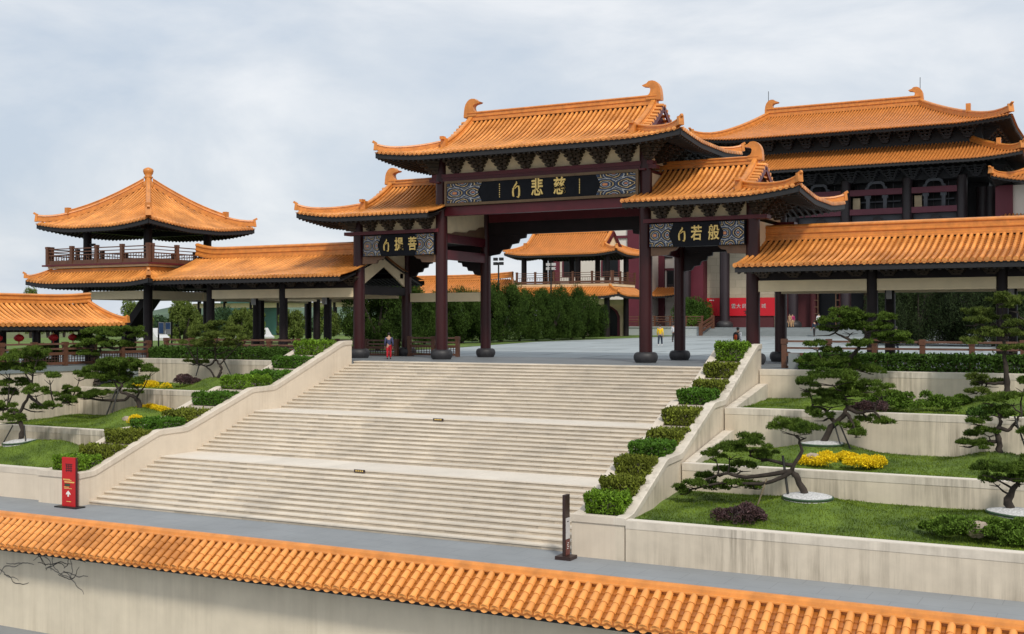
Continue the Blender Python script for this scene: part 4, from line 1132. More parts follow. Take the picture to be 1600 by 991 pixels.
def hsh(x, y):
    return .05 * math.sin(x * 1.7 + y) + .03 * math.sin(x * 3.1 - y * 2.2) + .02 * math.sin(y * 4.3 + x * .7)
MOUNDS = {('r', 0): [], ('r', 1): [], ('r', 2): [], ('l', 0): [], ('l', 1): [], ('l', 2): []}
def lawn_z(side, i, x, y):
    y0, zt, _ = WALLS[side][i]; y1 = WALLS[side][i+1][0]
    k = clamp((y - y0 - .3) / (y1 - y0 - .3))
    z = zt - .10 + (.25 if i == 0 else .14) * k ** 1.2 + hsh(x, y) * .5 * min(1, k * 4, (1 - k) * 6)
    for mx_, my_, mr2, mh in MOUNDS[(side, i)]:
        d2 = ((x - mx_) / mr2) ** 2 + ((y - my_) / (mr2 * .8)) ** 2
        z += mh * math.exp(-d2 * 1.6)
    return z
def settle(side, i, px, py, Yg):
    """point on the lawn seen at a pixel"""
    p = onY(px, py, Yg)
    for _ in range(30):
        z = lawn_z(side, i, p[0], p[1]); p = onZ(px, py, z)
        y0, y1 = WALLS[side][i][0] + .5, WALLS[side][i+1][0] - .25
        if p[1] < y0 or p[1] > y1: p = onY(px, py, min(max(p[1], y0), y1))
    return np.array([p[0], p[1], lawn_z(side, i, p[0], p[1])])
# mounds under the trees: as high as the foot of each trunk needs
for side_, i_, px, py, Yg, r_ in (('r', 0, 1262, 774, 35.0, 1.9), ('r', 1, 1285, 692, 40.6, 2.0), ('r', 2, 1575, 612, 46.2, 1.7), ('r', 0, 1578, 797, 35.2, 1.5), ('r', 1, 1562, 707, 40.6, 1.7), ('r', 2, 1322, 592, 46.5, 1.5),
                                  ('l', 0, 32, 690, 33.9, 1.8), ('l', 1, 218, 637, 39.2, 2.2), ('l', 2, 338, 590, 43.4, 1.6), ('l', 0, 95, 690, 34.2, 1.6), ('l', 2, 190, 595, 43.6, 2.0)):
    p = onY(px, py, Yg); h_ = min(.75, max(.10, p[2] - lawn_z(side_, i_, p[0], p[1])))
    MOUNDS[(side_, i_)].append((p[0], Yg, r_, h_))
tn = ['lower', 'middle', 'upper']
blades_v = []; 
for side, xa, xb in (('r', -14.3, 10), ('l', -62, -36.82)):
    for i in range(3):
        y0, y1 = WALLS[side][i][0] + .30, WALLS[side][i+1][0] + .1
        xa2 = -45.59 if side == 'l' else xa
        nx, ny = int((xb - xa2) / .22), 26
        P = [[(xa2 + (xb - xa2) * a / nx, y0 + (y1 - y0) * b / ny, lawn_z(side, i, xa2 + (xb - xa2) * a / nx, y0 + (y1 - y0) * b / ny)) for b in range(ny + 1)] for a in range(nx + 1)]
        mb = MB(); mb.grid(P, True); struct(mb, 'lawn', 'grass')
        # blades on the part the photograph sees
        va, vb = (rxo(y1) + .3, 6.0) if side == 'r' else (xa2 + .05, xb)
        n = int((vb - va) * (y1 - y0) * (420 if i == 0 else 300))
        xs = rng.uniform(va, vb, n); ys = rng.uniform(y0 + .06, y1 - .15, n)
        zs = np.array([lawn_z(side, i, a, b) for a, b in zip(xs, ys)])
        an = rng.uniform(0, math.pi, n); hh = rng.uniform(.03, .07, n); ww = .013
        tx = rng.normal(0, .02, n); ty = rng.normal(0, .02, n)
        v = np.stack([np.stack([xs - np.cos(an) * ww, ys - np.sin(an) * ww, zs - .01], 1), np.stack([xs + np.cos(an) * ww, ys + np.sin(an) * ww, zs - .01], 1), np.stack([xs + tx, ys + ty, zs + hh], 1)], 1).reshape(-1, 3)
        o = mesh_np('grass', v, np.arange(3 * n).reshape(-1, 3), 'grass_blade')
        tag(o, 'short mown grass on the %s terrace %s of the steps' % (tn[i], 'right' if side == 'r' else 'left'), 'grass', kind='stuff')
# upper ledges behind the top walls, and the paved edge in front of the low corridor
g = MB(); g.box(-13.6, 10, 48.12, 52.5, -1.0, -.10); struct(g, 'planting_bed', 'soil')
g = MB(); g.box(-45.8, -36.84, 45.48, 52.5, -1.0, -.06); struct(g, 'planting_bed', 'soil')
g = MB(); g.box(-70, -45.82, 42.4, 52.5, -3.0, -.16); struct(g, 'upper_path', 'grey_stone')
g = MB(); g.box(-70, -46.95, 41.34, 42.4, -3.0, -1.0); struct(g, 'path_ledge', 'coping')
g = MB(); g.box(-50.5, -45.6, 29.0, 42.39, -5.0, -.42); struct(g, 'corridor_wall', 'wall_stained')
g = MB(); g.box(-50.5, -45.55, 28.9, 42.38, -.418, -.18); struct(g, 'corridor_path', 'grey_stone')
g = MB(); g.box(-100, -37, 52.5, 58.4, -3.0, -.16); struct(g, 'gallery_base', 'grey_stone')
g = MB(); g.box(-13.3, 30, 52.5, 58.4, -3.0, -.16); struct(g, 'gallery_base', 'grey_stone')
# hidden fill under the plaza edge so nothing gapes
g = MB(); g.box(-37.2, -13.3, 49.3, 58.3, -3, -.012); struct(g, 'plaza_body', 'grey_stone')
g = MB(); g.box(-38.5, -34.66, 48.31, 52.5, -3, -.010); struct(g, 'stair_shoulder', 'gate_floor')
g = MB(); g.box(-15.44, -13.0, 48.31, 52.5, -3, -.010); struct(g, 'stair_shoulder', 'gate_floor')
railing('railing', 'brown timber railing along the top terrace right of the steps', (-13.35, 49.5), (-13.35 + 1.85 * 9, 49.5), -.10, 1.28, 10)
railing('railing', 'brown timber railing along the top terrace left of the steps', (-37.5, 47.6), (-37.5 - 1.75 * 5, 47.6), -.06, 1.12, 6)
railing('railing', 'long brown railing in front of the low corridor at the far left', (-45.95, 46.0), (-45.95, 31.5), -.16, 1.10, 9)
railing('railing', 'dark railing between the rear columns in the left bay of the gate', (-37.2, 57.5), (-34.0, 57.5), -.0, 1.10, 3)
railing('railing', 'dark railing between rear columns of the left gallery', (-52.6, 57.2), (-37.9, 57.2), -.02, .95, 8)
p = onY(1212, 565, 46.9)
mb = MB().box(-13.05, -12.65, 49.0, 49.3, -.10, .62); tag(mb.build('stone_post', 'grey_step'), 'short pale stone post beside the first railing post on the right', 'post')
# ------------------------------------------------------------------ plants
def tri_leaves(cent, size, up=0.3, wid=0.45, seed=0, normal=None, two=False):
    """elongated leaf triangles around centres; returns verts (3n,3)"""
    r_ = np.random.default_rng(seed); n = len(cent)
    d = r_.normal(size=(n, 3)); 
    if normal is not None: d = d * .7 + normal
    d[:, 2] += up; d /= np.linalg.norm(d, axis=1)[:, None] + 1e-9
    s = np.cross(d, r_.normal(size=(n, 3))); s /= np.linalg.norm(s, axis=1)[:, None] + 1e-9
    L = size * r_.uniform(.6, 1.35, n)[:, None]
    a = cent - s * L * wid / 2 - d * L * .3; b = cent + s * L * wid / 2 - d * L * .3; c = cent + d * L * .7
    if two:
        m_ = cent + d * L * .25
        v = np.stack([cent - d * L * .45, m_ + s * L * wid / 2, c, m_ - s * L * wid / 2], 1)
        return v.reshape(-1, 3), 4
    return np.stack([a, b, c], 1).reshape(-1, 3), 3
def leaf_obj(name, cent, size, matn, parent, up=.3, wid=.45, seed=0, normal=None, two=False):
    v, k = tri_leaves(np.asarray(cent), size, up, wid, seed, normal, two)
    return mesh_np(name, v, np.arange(len(v)).reshape(-1, k), matn, parent)
def lobe_points(c, r, n, r_, flat=0.55, shell=.55):
    """points near the surface of a squashed ball, denser on top"""
    d = r_.normal(size=(n, 3)); d /= np.linalg.norm(d, axis=1)[:, None]
    d[:, 2] = np.where(d[:, 2] < -.25, -d[:, 2], d[:, 2])
    k = r_.uniform(shell, 1.05, n) ** .6
    p = d * k[:, None] * r; p[:, 2] *= flat
    return p + np.asarray(c), d

def pine(label, base, trunk_px, pads_px, Yb, seed, matn='pine_needle', rad=.13, limbs=(), density=1.0, spread=.55):
    """trunk and cloud-pruned pads; outlines from the photograph, depth spread round the base"""
    r_ = np.random.default_rng(seed); rr = random.Random(seed); rad *= .8
    t = thing('pine_tree', label, 'tree', tuple(base), 'cloud-pruned pines on the terraces')
    pts = [Vector(base) - Vector((0, 0, .12))] + [Vector(onY(x, y, Yb + dy)) for (x, y, dy) in [(q + (0,))[:3] for q in trunk_px]]
    def refine(pts, k=4, jit=.035):
        out = []
        for i in range(len(pts) - 1):
            p0 = pts[max(i-1, 0)]; p1 = pts[i]; p2 = pts[i+1]; p3 = pts[min(i+2, len(pts)-1)]
            for s in range(k):
                u = s / k
                v = .5 * ((2*p1) + (-p0 + p2)*u + (2*p0 - 5*p1 + 4*p2 - p3)*u*u + (-p0 + 3*p1 - 3*p2 + p3)*u*u*u)
                out.append(v + Vector((rr.uniform(-jit, jit), rr.uniform(-jit, jit), rr.uniform(-jit, jit) * .5)) * (0 if i == 0 and s == 0 else 1))
        out.append(pts[-1]); return out
    tp = refine(pts); m = len(tp)
    mb = MB(); mb.tube(tp, [rad * (1.45 if i == 0 else rr.uniform(.86, 1.16)) * (1 - .72 * i / (m - 1)) for i in range(m)], 9); mb.build('trunk', 'bark', t)
    anchors = list(tp[m // 4:])
    for lb in limbs:
        lp = [Vector(onY(x, y, Yb + dy)) for (x, y, dy) in [(q + (0,))[:3] for q in lb]]
        st_ = min(tp, key=lambda q: (q - lp[0]).length); lp = [st_] + lp
        lr = refine(lp, 4, .04); k = len(lr)
        mb = MB(); mb.tube(lr, [rad * .55 * (1 - .75 * i / (k - 1)) + .012 for i in range(k)], 7); mb.build('branch', 'bark', t)
        anchors += lr[1:]
    for (x, y, rx, ry) in pads_px:
        dy = rr.uniform(-spread, spread); c = onY(x, y, Yb + dy); sc_ = (Yb * 1.0) / F / ray(x, y)[1]
        a = rx * sc_; b = ry * sc_
        # branch to the nearest wood
        cv = Vector(c) - Vector((0, 0, b * .6)); an = min(anchors, key=lambda q: (q - cv).length)
        mid = (an + cv) / 2 + Vector((rr.uniform(-.08, .08), rr.uniform(-.08, .08), -.05))
        mb = MB(); mb.tube([an, mid, cv], [.035, .028, .014], 6)
        for q in range(4):
            e2 = cv + Vector((rr.uniform(-.7, .7) * a, rr.uniform(-.5, .5) * a, rr.uniform(-.1, .3) * b)); mb.tube([cv.lerp(mid, .3), e2], [.018, .008], 5)
        mb.build('branch', 'bark', t)
        nl = max(7, int(a * min(a, .9) * 34 * density)); C_ = []; D_ = []
        for q in range(nl):
            th = rr.uniform(0, 2 * math.pi); rho = math.sqrt(rr.random()) * .92
            lx = math.cos(th) * rho * a; ly = math.sin(th) * rho * min(a, .9) * .8
            lz = b * (.6 * (1 - rho ** 2) + rr.uniform(-.5, .42)); lr_ = rr.uniform(.15, .26) * (.85 if b < .25 else 1)
            p, d = lobe_points((c[0] + lx, c[1] + ly, c[2] + lz), lr_, int(190 * lr_ / .18), r_, .58, .3); C_.append(p); D_.append(d)
        C_ = np.concatenate(C_); D_ = np.concatenate(D_)
        leaf_obj('foliage_pad', C_, .095, matn, t, .65, .36, rr.randint(0, 9999), D_)
    return t
def stake(label, p, q, r=.028, matn='stake', group='tree support poles'):
    o = MB().tube([p, q], r, 8).build('tree_stake', matn); tag(o, label, 'stake', group); return o
def gravel_ring(label, c, r, sd=None):
    sd = sd or ('r' if c[0] > -25 else 'l', 0 if c[1] < 36 else 1)
    t = thing('gravel_ring', label, 'gravel bed', (c[0], c[1], c[2] - .1))
    mb = MB(); n = 28
    ring = [(c[0] + math.cos(2*math.pi*q/n) * r, c[1] + math.sin(2*math.pi*q/n) * r * .85) for q in range(n)]
    zf = lambda x, y: .6 * lawn_z(*sd, x, y) + .4 * c[2]
    vs = [(c[0], c[1], c[2] + .07)]
    for f_, dz in ((.5, .065), (1.0, .045)): vs += [(c[0] + (x - c[0]) * f_, c[1] + (y - c[1]) * f_, zf(c[0] + (x - c[0]) * f_, c[1] + (y - c[1]) * f_) + dz) for x, y in ring]
    vs += [(x, y, lawn_z(*sd, x, y) - .1) for x, y in ring]
    fs = [(0, 1 + q, 1 + (q+1) % n) for q in range(n)]
    for k in range(2): fs += [(1+k*n+q, 1+(k+1)*n+q, 1+(k+1)*n+(q+1) % n, 1+k*n+(q+1) % n) for q in range(n)]
    mb.add(vs, fs); mb.build('gravel', 'gravel', t)
    MB().tube([(x, y, zf(x, y) + .01) for x, y in ring + ring[:1]], .04, 6).build('edging', 'print_green', t)

T0, T1, T2 = 34.9, 39.7, 44.0
def base_at(side, i, px, py, Yg):
    p = onY(px, py, Yg); return np.array([p[0], Yg, lawn_z(side, i, p[0], Yg)])
b = base_at('r', 0, 1262, 774, 35.0)
pine('leaning pine with one long low branch over the grass, front right terrace', b, [(1246, 747), (1238, 735), (1252, 705), (1247, 684)],
     [(1240, 670, 38, 15), (1260, 677, 24, 12), (1172, 694, 34, 14), (1140, 706, 30, 13), (1195, 714, 22, 11), (1118, 712, 16, 9), (1062, 768, 15, 8), (1084, 758, 16, 8), (1106, 748, 18, 8), (1132, 737, 20, 8), (1160, 731, 20, 8), (1120, 762, 18, 7), (1146, 757, 22, 8), (1180, 760, 14, 8)],
     b[1], 1, limbs=([(1212, 750, -.2), (1176, 757, -.3), (1130, 755, -.4), (1078, 765, -.5)], [(1215, 722), (1170, 712, .1)], [(1165, 745, -.2), (1130, 740, -.2), (1100, 752, -.3)]), rad=.14)
gravel_ring('white gravel disc round the foot of the leaning pine, front right terrace', b, .72)
stake('dark pole propping the leaning pine on the front right terrace', (b[0] - .55, b[1] - .05, b[2] - .15), tuple(onY(1223, 712, b[1] - .05)), .04)
p = onY(1182, 785, b[1] - .3); stake('short pale pole under the low branch of the leaning pine', (p[0], p[1], lawn_z('r', 0, p[0], p[1]) - .1), tuple(onY(1198, 748, b[1] - .3)), .025, 'bamboo')
b = base_at('r', 1, 1285, 692, 40.6)
pine('spreading pine behind the yellow flowers on the middle right terrace', b, [(1298, 668), (1318, 650), (1322, 632), (1316, 612)],
     [(1300, 592, 42, 14), (1262, 602, 24, 12), (1345, 606, 34, 12), (1320, 618, 40, 11), (1278, 620, 28, 11), (1378, 612, 24, 10), (1362, 657, 22, 7), (1384, 660, 12, 5), (1285, 652, 18, 10), (1325, 668, 14, 9), (1338, 680, 10, 7), (1268, 646, 10, 6), (1300, 630, 30, 9)],
     b[1], 2, limbs=([(1340, 645), (1362, 642, -.1), (1372, 650, -.2)], [(1290, 640, .1), (1270, 635, .2)], [(1330, 655, -.2), (1336, 670, -.3)]), rad=.15)
gravel_ring('white gravel disc round the pine behind the yellow flowers', b, .7)
stake('left pole propping the pine behind the yellow flowers', (b[0] + .7, b[1] - .2, b[2] - .2), tuple(onY(1303, 660, b[1] - .1)))
stake('right pole propping the pine behind the yellow flowers', (b[0] + 1.0, b[1] - .2, b[2] - .2), tuple(onY(1311, 660, b[1] - .1)))
b = base_at('r', 2, 1322, 592, 46.5)
pine('tall pine in front of the right gallery railing on the upper terrace', b, [(1322, 580), (1329, 560), (1340, 545), (1352, 526), (1346, 508)],
     [(1318, 492, 26, 9), (1302, 504, 28, 10), (1340, 500, 28, 10), (1378, 497, 22, 7), (1368, 512, 32, 9), (1330, 515, 34, 10), (1290, 519, 22, 9), (1395, 528, 36, 9), (1408, 536, 24, 7), (1345, 540, 28, 8), (1275, 540, 20, 7), (1300, 550, 22, 7), (1268, 566, 24, 8), (1295, 571, 32, 9), (1345, 575, 22, 8), (1365, 582, 18, 6), (1320, 566, 24, 8)],
     b[1], 3, limbs=([(1310, 560), (1285, 565, -.2)], [(1368, 535, .2), (1392, 532, .2)], [(1325, 530), (1305, 520)]), rad=.15)
b = base_at('r', 0, 1578, 797, 35.2)
pine('pine with dark trunk and gravel disc by the right edge of the front terrace', b, [(1576, 780), (1585, 760), (1600, 748)],
     [(1572, 738, 36, 14), (1545, 735, 22, 12), (1600, 728, 30, 16), (1590, 752, 26, 10), (1556, 752, 18, 9), (1620, 745, 30, 14)], b[1], 4, rad=.17)
gravel_ring('white gravel disc round the pine at the right edge of the front terrace', b + np.array([.15, 0, 0]), .75)
b = base_at('r', 1, 1562, 707, 40.6)
pine('forked pine at the right end of the middle terrace', b, [(1561, 690), (1558, 672), (1563, 655), (1560, 640)],
     [(1522, 683, 22, 9), (1545, 676, 18, 8), (1508, 694, 14, 8), (1535, 697, 18, 8), (1530, 660, 20, 6), (1562, 645, 26, 12), (1590, 650, 26, 11), (1580, 625, 26, 11), (1545, 625, 18, 8), (1600, 600, 24, 12), (1610, 680, 20, 12)],
     b[1], 5, limbs=([(1575, 672), (1588, 660), (1596, 645)], [(1545, 690), (1525, 695)]), rad=.14, matn='pine_needle')
stake('pole propping the forked pine on the middle right terrace', (b[0] + .9, b[1] - .2, b[2] - .2), tuple(onY(1585, 650, b[1] - .1)))
b = base_at('r', 2, 1575, 612, 46.2)
pine('tall pale-twigged pine at the right end of the upper terrace', b, [(1572, 590), (1570, 560), (1568, 530), (1562, 500)],
     [(1565, 470, 26, 10), (1590, 480, 24, 10), (1530, 490, 26, 9), (1550, 500, 30, 10), (1520, 505, 20, 8), (1595, 508, 26, 10), (1540, 522, 28, 9), (1575, 525, 30, 10), (1520, 535, 16, 6), (1590, 545, 26, 9), (1545, 600, 24, 8), (1530, 592, 16, 7), (1525, 612, 18, 7)],
     b[1], 6, limbs=([(1550, 520), (1525, 500)], [(1585, 520), (1600, 500)], [(1555, 600), (1535, 598)]), rad=.15, matn='pine_needle2')
# left side
b = base_at('l', 0, 32, 690, 33.9)
pine('pine with gravel disc at the left edge of the front terrace', b, [(35, 672), (30, 650), (42, 625), (50, 600)],
     [(18, 655, 26, 13), (5, 640, 22, 12), (35, 560, 40, 11), (60, 552, 26, 9), (15, 578, 30, 10), (50, 578, 36, 11), (78, 590, 18, 8), (25, 600, 26, 9), (55, 612, 26, 9), (10, 618, 20, 9), (82, 635, 16, 6), (100, 625, 16, 6), (62, 640, 18, 7), (-10, 600, 20, 10)],
     b[1], 7, limbs=([(60, 630), (85, 636)], [(15, 640), (0, 640)]), rad=.15)
gravel_ring('white gravel disc round the pine at the left edge of the front terrace', b, .75)
stake('left pole propping the pine at the left edge of the front terrace', (b[0] - .85, b[1] - .2, b[2] - .2), tuple(onY(20, 665, b[1] - .1)))
stake('right pole propping the pine at the left edge of the front terrace', (b[0] + .7, b[1] - .3, b[2] - .2), tuple(onY(38, 665, b[1] - .1)))
b = base_at('l', 1, 218, 637, 39.2)
pine('wide low pine on the middle left terrace beside the yellow flowers', b, [(216, 626), (205, 618), (188, 612), (180, 600)],
     [(188, 570, 40, 10), (160, 580, 34, 10), (210, 578, 28, 9), (235, 580, 16, 6), (180, 592, 34, 10), (145, 592, 28, 9), (215, 598, 20, 9), (205, 612, 16, 8), (125, 586, 18, 8), (110, 612, 22, 8), (135, 620, 24, 7), (160, 616, 24, 7), (95, 620, 16, 7), (112, 630, 12, 6)],
     b[1], 8, limbs=([(195, 625, -.1), (160, 625, -.2), (120, 620, -.3), (98, 622, -.3)], [(190, 600), (160, 590)]), rad=.15)
stake('first dark pole propping the wide low pine on the middle left terrace', tuple(np.array(onY(165, 652, 38.9))), tuple(onY(182, 608, 39.2)), .035)
stake('second dark pole propping the wide low pine on the middle left terrace', tuple(np.array(onY(173, 652, 38.7))), tuple(onY(186, 606, 39.1)), .035)
b = base_at('l', 2, 338, 590, 43.4)
pine('pine with curved trunk on the upper left terrace by the hedge', b, [(345, 582), (345, 572), (338, 562), (336, 548)],
     [(342, 510, 26, 8), (322, 516, 22, 8), (362, 518, 22, 8), (308, 526, 20, 7), (378, 530, 20, 7), (340, 528, 32, 8), (322, 540, 30, 8), (358, 542, 28, 8), (300, 566, 12, 6), (312, 568, 14, 5), (292, 536, 14, 6)],
     b[1], 9, limbs=([(325, 572), (308, 568)], [(330, 580), (320, 572)]), rad=.11, matn='pine_needle2')
stake('pole leaning on the right of the curved pine, upper left terrace', tuple(onY(364, 592, 43.3)), tuple(onY(349, 562, 43.5)))
stake('pole leaning on the left of the curved pine, upper left terrace', tuple(onY(306, 588, 43.3)), tuple(onY(312, 568, 43.5)))
p = onY(150, 568, 42.0); b = np.array([p[0], 42.05, -1.0])
pine('broad pine in front of the railing and the pavilion columns on the left', b, [(152, 562), (156, 548), (162, 538)],
     [(150, 522, 30, 8), (128, 532, 22, 8), (175, 526, 28, 8), (202, 518, 26, 8), (216, 526, 16, 7), (150, 538, 28, 8), (115, 548, 22, 7), (135, 553, 20, 6), (185, 540, 26, 7), (170, 518, 20, 7)],
     42.05, 10, rad=.17, matn='pine_needle', limbs=([(180, 545), (205, 535)],))
p = onY(62, 588, 41.8); b = np.array([p[0], 41.8, -1.0])
pine('low pine in front of the railing at the far left', b, [(63, 576), (68, 566), (60, 558)],
     [(62, 546, 24, 7), (78, 552, 18, 7), (42, 552, 22, 7), (25, 560, 20, 7), (10, 572, 20, 7), (85, 570, 14, 6), (60, 566, 26, 6), (5, 584, 16, 6)], 41.8, 11, rad=.12, limbs=([(45, 570), (20, 572)],))

def shrub(name, label, x0, x1, y0, y1, z0, z1, matn, n, size, seed, cat='shrub', group=None, rnd_=.35, two=True, stem=True, up=.6):
    """clipped leafy block with an uneven top"""
    r_ = np.random.default_rng(seed)
    t = thing(name, label, cat, ((x0+x1)/2, (y0+y1)/2, z0), group)
    u = r_.uniform(-1, 1, (n, 3))
    ax = r_.choice(5, n, p=[.16, .16, .2, .06, .42])
    u[ax == 0, 0] = r_.uniform(.75, 1, (ax == 0).sum()) * -1; u[ax == 1, 0] = r_.uniform(.75, 1, (ax == 1).sum())
    u[ax == 2, 1] = r_.uniform(.7, 1, (ax == 2).sum()) * -1; u[ax == 3, 1] = r_.uniform(.75, 1, (ax == 3).sum()); u[ax == 4, 2] = r_.uniform(.5, 1, (ax == 4).sum())
    # round the corners
    k = (np.abs(u) ** 7).sum(1) ** (1/7); f = np.where(k > 1, 1 / k, 1)[:, None]; u = u * f
    hx, hy, hz = (x1-x0)/2, (y1-y0)/2, (z1-z0)/2
    p = u * np.array([hx, hy, hz]) + np.array([(x0+x1)/2, (y0+y1)/2, (z0+z1)/2])
    w_ = np.sin(p[:, 0] * 5.1 + seed) * np.sin(p[:, 1] * 4.3 + seed * 2) + .6 * np.sin(p[:, 0] * 11 + p[:, 1] * 9)
    p[:, 2] += (u[:, 2] * .5 + .5) * (w_ * .06 * (z1 - z0) + r_.normal(0, .06, n) * (z1 - z0))
    p[:, 0] += np.sin(p[:, 2] * 9 + p[:, 1] * 7) * .04; p[:, 2] = np.maximum(p[:, 2], z0 + .02)
    leaf_obj('foliage', p, size, matn, t, up, .5, seed, None, two)
    mb = MB(); rr = random.Random(seed)
    for q in range(9 if stem else 4):
        x, y = rr.uniform(x0 + .12, x1 - .12), rr.uniform(y0 + .1, y1 - .1)
        mb.tube([(x, y, z0 - .05), (x + rr.uniform(-.1, .1), y + rr.uniform(-.1, .1), z0 + (z1 - z0) * .7)], [.018, .008], 5)
    mb.build('stems', 'bark', t)['kind'] = 'stuff'
    return t
KIND = ['leaf_bright', 'leaf_olive', 'leaf_olive', 'leaf_dark', 'leaf_olive', 'leaf_olive', 'leaf_dark', 'leaf_olive', 'leaf_olive', 'leaf_bright']
ordn = ['first', 'second', 'third', 'fourth', 'fifth', 'sixth', 'seventh', 'eighth', 'ninth', 'tenth']
for side, xa, xb in (('right', RXI + .28, RXO - .28), ('left', -36.52, SXL - .28)):
    for i, (c0, c1) in enumerate(zip(COMP[:-1], COMP[1:])):
        z0 = kz(c0 + .15) - .10
        kd = KIND[i] if side == 'right' else ['leaf_bright', 'leaf_olive', 'leaf_olive', 'leaf_dark', 'leaf_olive', 'leaf_dark', 'leaf_bright', 'leaf_dark', 'leaf_dark', 'leaf_bright'][i]
        look = {'leaf_bright': 'bright green', 'leaf_olive': 'sparse olive green', 'leaf_dark': 'deep green'}[kd]
        hgt = {'leaf_bright': .64, 'leaf_olive': .44, 'leaf_dark': .50}[kd] - (.06 if side == 'left' else 0)
        sh_ = shrub('planter_shrub', '%s shrub in the %s planter, %s bed from the bottom' % (look, side, ordn[i]), xa - .06, xb + .06, c0 + .09, c1 - .10, z0, z0 + hgt + (.0 if i in (0, 3, 6) else .10), kd,
              4600 if kd != 'leaf_olive' else 3200, .085 if kd != 'leaf_olive' else .10, 40 + i + (20 if side == 'left' else 0), group='planter shrubs beside the steps', up=.5 if kd != 'leaf_olive' else 1.4)
        if side == 'right': shear_tree(sh_)
shrub('hedge', 'long dark green hedge on the top terrace wall right of the steps', -12.5, 3.5, 48.2, 49.2, -.12, .60, 'leaf_hedge', 48000, .12, 71, 'hedge')
shrub('hedge', 'long dark green hedge on the top terrace wall left of the steps', -45.7, -36.95, 45.55, 46.8, -.08, .62, 'leaf_hedge', 30000, .12, 72, 'hedge')

def mound_plant(name, label, c, rx, ry, h, matn, n, size, seed, cat='shrub', group=None, hole=0.0, two=True, up=.5, spiky=False):
    r_ = np.random.default_rng(seed); t = thing(name, label, cat, tuple(c), group)
    lob = []; rr = random.Random(seed); area = rx * ry * math.pi
    k = max(6, int(area * 9)); P_ = []; D_ = []
    for q in range(k):
        th = rr.uniform(0, 6.283); rho = math.sqrt(rr.uniform(hole * hole, 1)) * .9
        lr = rr.uniform(.18, .32); z = h * (1 - (rho * .8) ** 3 if hole == 0 else .75) * rr.uniform(.55, 1.0) - lr * .5
        p, d = lobe_points((c[0] + math.cos(th) * rho * rx, c[1] + math.sin(th) * rho * ry, c[2] + max(z, .02)), lr, n // k, r_, .8, .45); P_.append(p); D_.append(d)
    P_ = np.concatenate(P_); D_ = np.concatenate(D_); P_[:, 2] = np.maximum(P_[:, 2], c[2] + .01)
    leaf_obj('foliage', P_, size, matn, t, up, .22 if spiky else .5, seed, D_, two and not spiky)
    return t
def lawn_pt(side, i, px, py, Yg): return settle(side, i, px, py, Yg)
c = lawn_pt('r', 0, 1172, 818, 33.4); mound_plant('low_shrub', 'dark purple low shrub on the front right lawn', c, 1.0, .6, .50, 'leaf_purple', 6000, .07, 81)
c = lawn_pt('r', 0, 1545, 842, 32.6); mound_plant('juniper_bush', 'sprawling green juniper bush round a rock, right end of the front lawn', c, 1.9, .95, .52, 'leaf_low', 34000, .085, 82)
c2 = c + np.array([-.25, -.45, .30]); 
def rock(label, c, r, seed):
    mb = MB(); rr = random.Random(seed); vs = []; n, m = 9, 6
    for i in range(m):
        a = math.pi * (i + .5) / m - math.pi / 2
        for q in range(n):
            b_ = 2 * math.pi * q / n; k = r * rr.uniform(.8, 1.15)
            vs.append((c[0] + math.cos(a) * math.cos(b_) * k * 1.25, c[1] + math.cos(a) * math.sin(b_) * k, c[2] + math.sin(a) * k * .8))
    mb.add(vs, [(i*n+q, i*n+(q+1) % n, (i+1)*n+(q+1) % n, (i+1)*n+q) for i in range(m-1) for q in range(n)] + [tuple(range(n))[::-1], tuple(range((m-1)*n, m*n))])
    tag(mb.build('rock', 'rock'), label, 'rock')
rock('tan rock among the juniper bush at the right end of the front lawn', c2, .27, 5)
c = base_at('r', 1, 1318, 715, 38.7); mound_plant('flower_bed', 'large ring of yellow flowers on the middle right terrace', c, 1.40, 1.0, .44, 'flower_yellow', 26000, .055, 83, 'flowers', hole=.45)
c3 = c.copy(); c3[0] -= .7; c3[2] += .22; rock('pale rock in the ring of yellow flowers', c3 + np.array([-.25, -.15, 0]), .2, 6)
c = lawn_pt('r', 2, 1420, 640, 42.8); mound_plant('low_shrub', 'rounded green shrub mass on the upper right terrace', c, 1.7, .8, .72, 'leaf_low', 12000, .09, 84)
c = lawn_pt('r', 2, 1365, 636, 42.4); mound_plant('low_shrub', 'dark purple shrub under the pine on the upper right terrace', c, .9, .5, .45, 'leaf_purple', 4000, .07, 85)
c = lawn_pt('r', 2, 1500, 634, 42.9); mound_plant('low_shrub', 'small round green shrub alone on the upper right terrace', c, .38, .35, .40, 'leaf_low', 2200, .08, 86)
c = lawn_pt('r', 2, 1546, 640, 43.0); mound_plant('low_shrub', 'dark green shrub under the pale-twigged pine, upper right terrace', c, .7, .5, .5, 'leaf_hedge', 3500, .09, 87)
c = lawn_pt('l', 1, 240, 660, 38.6); mound_plant('flower_bed', 'clump of yellow flowers by the middle left planter beds', c, .95, .42, .36, 'flower_yellow', 7000, .055, 88, 'flowers')
c = lawn_pt('l', 1, 212, 668, 37.6); mound_plant('flower_bed', 'small clump of yellow flowers beside a white rock on the left', c, .28, .25, .30, 'flower_yellow', 1800, .055, 89, 'flowers'); rock('white rock beside the yellow flowers on the middle left terrace', c + np.array([-.55, 0, .08]), .2, 7)
c = lawn_pt('l', 2, 236, 605, 42.6); mound_plant('flower_bed', 'strip of yellow flowers on the upper left terrace', c, 1.15, .4, .28, 'flower_yellow', 5000, .06, 90, 'flowers')
c = lawn_pt('l', 2, 295, 607, 42.4); mound_plant('low_shrub', 'dark purple low shrub on the upper left terrace', c, .85, .5, .55, 'leaf_purple', 4500, .07, 91)
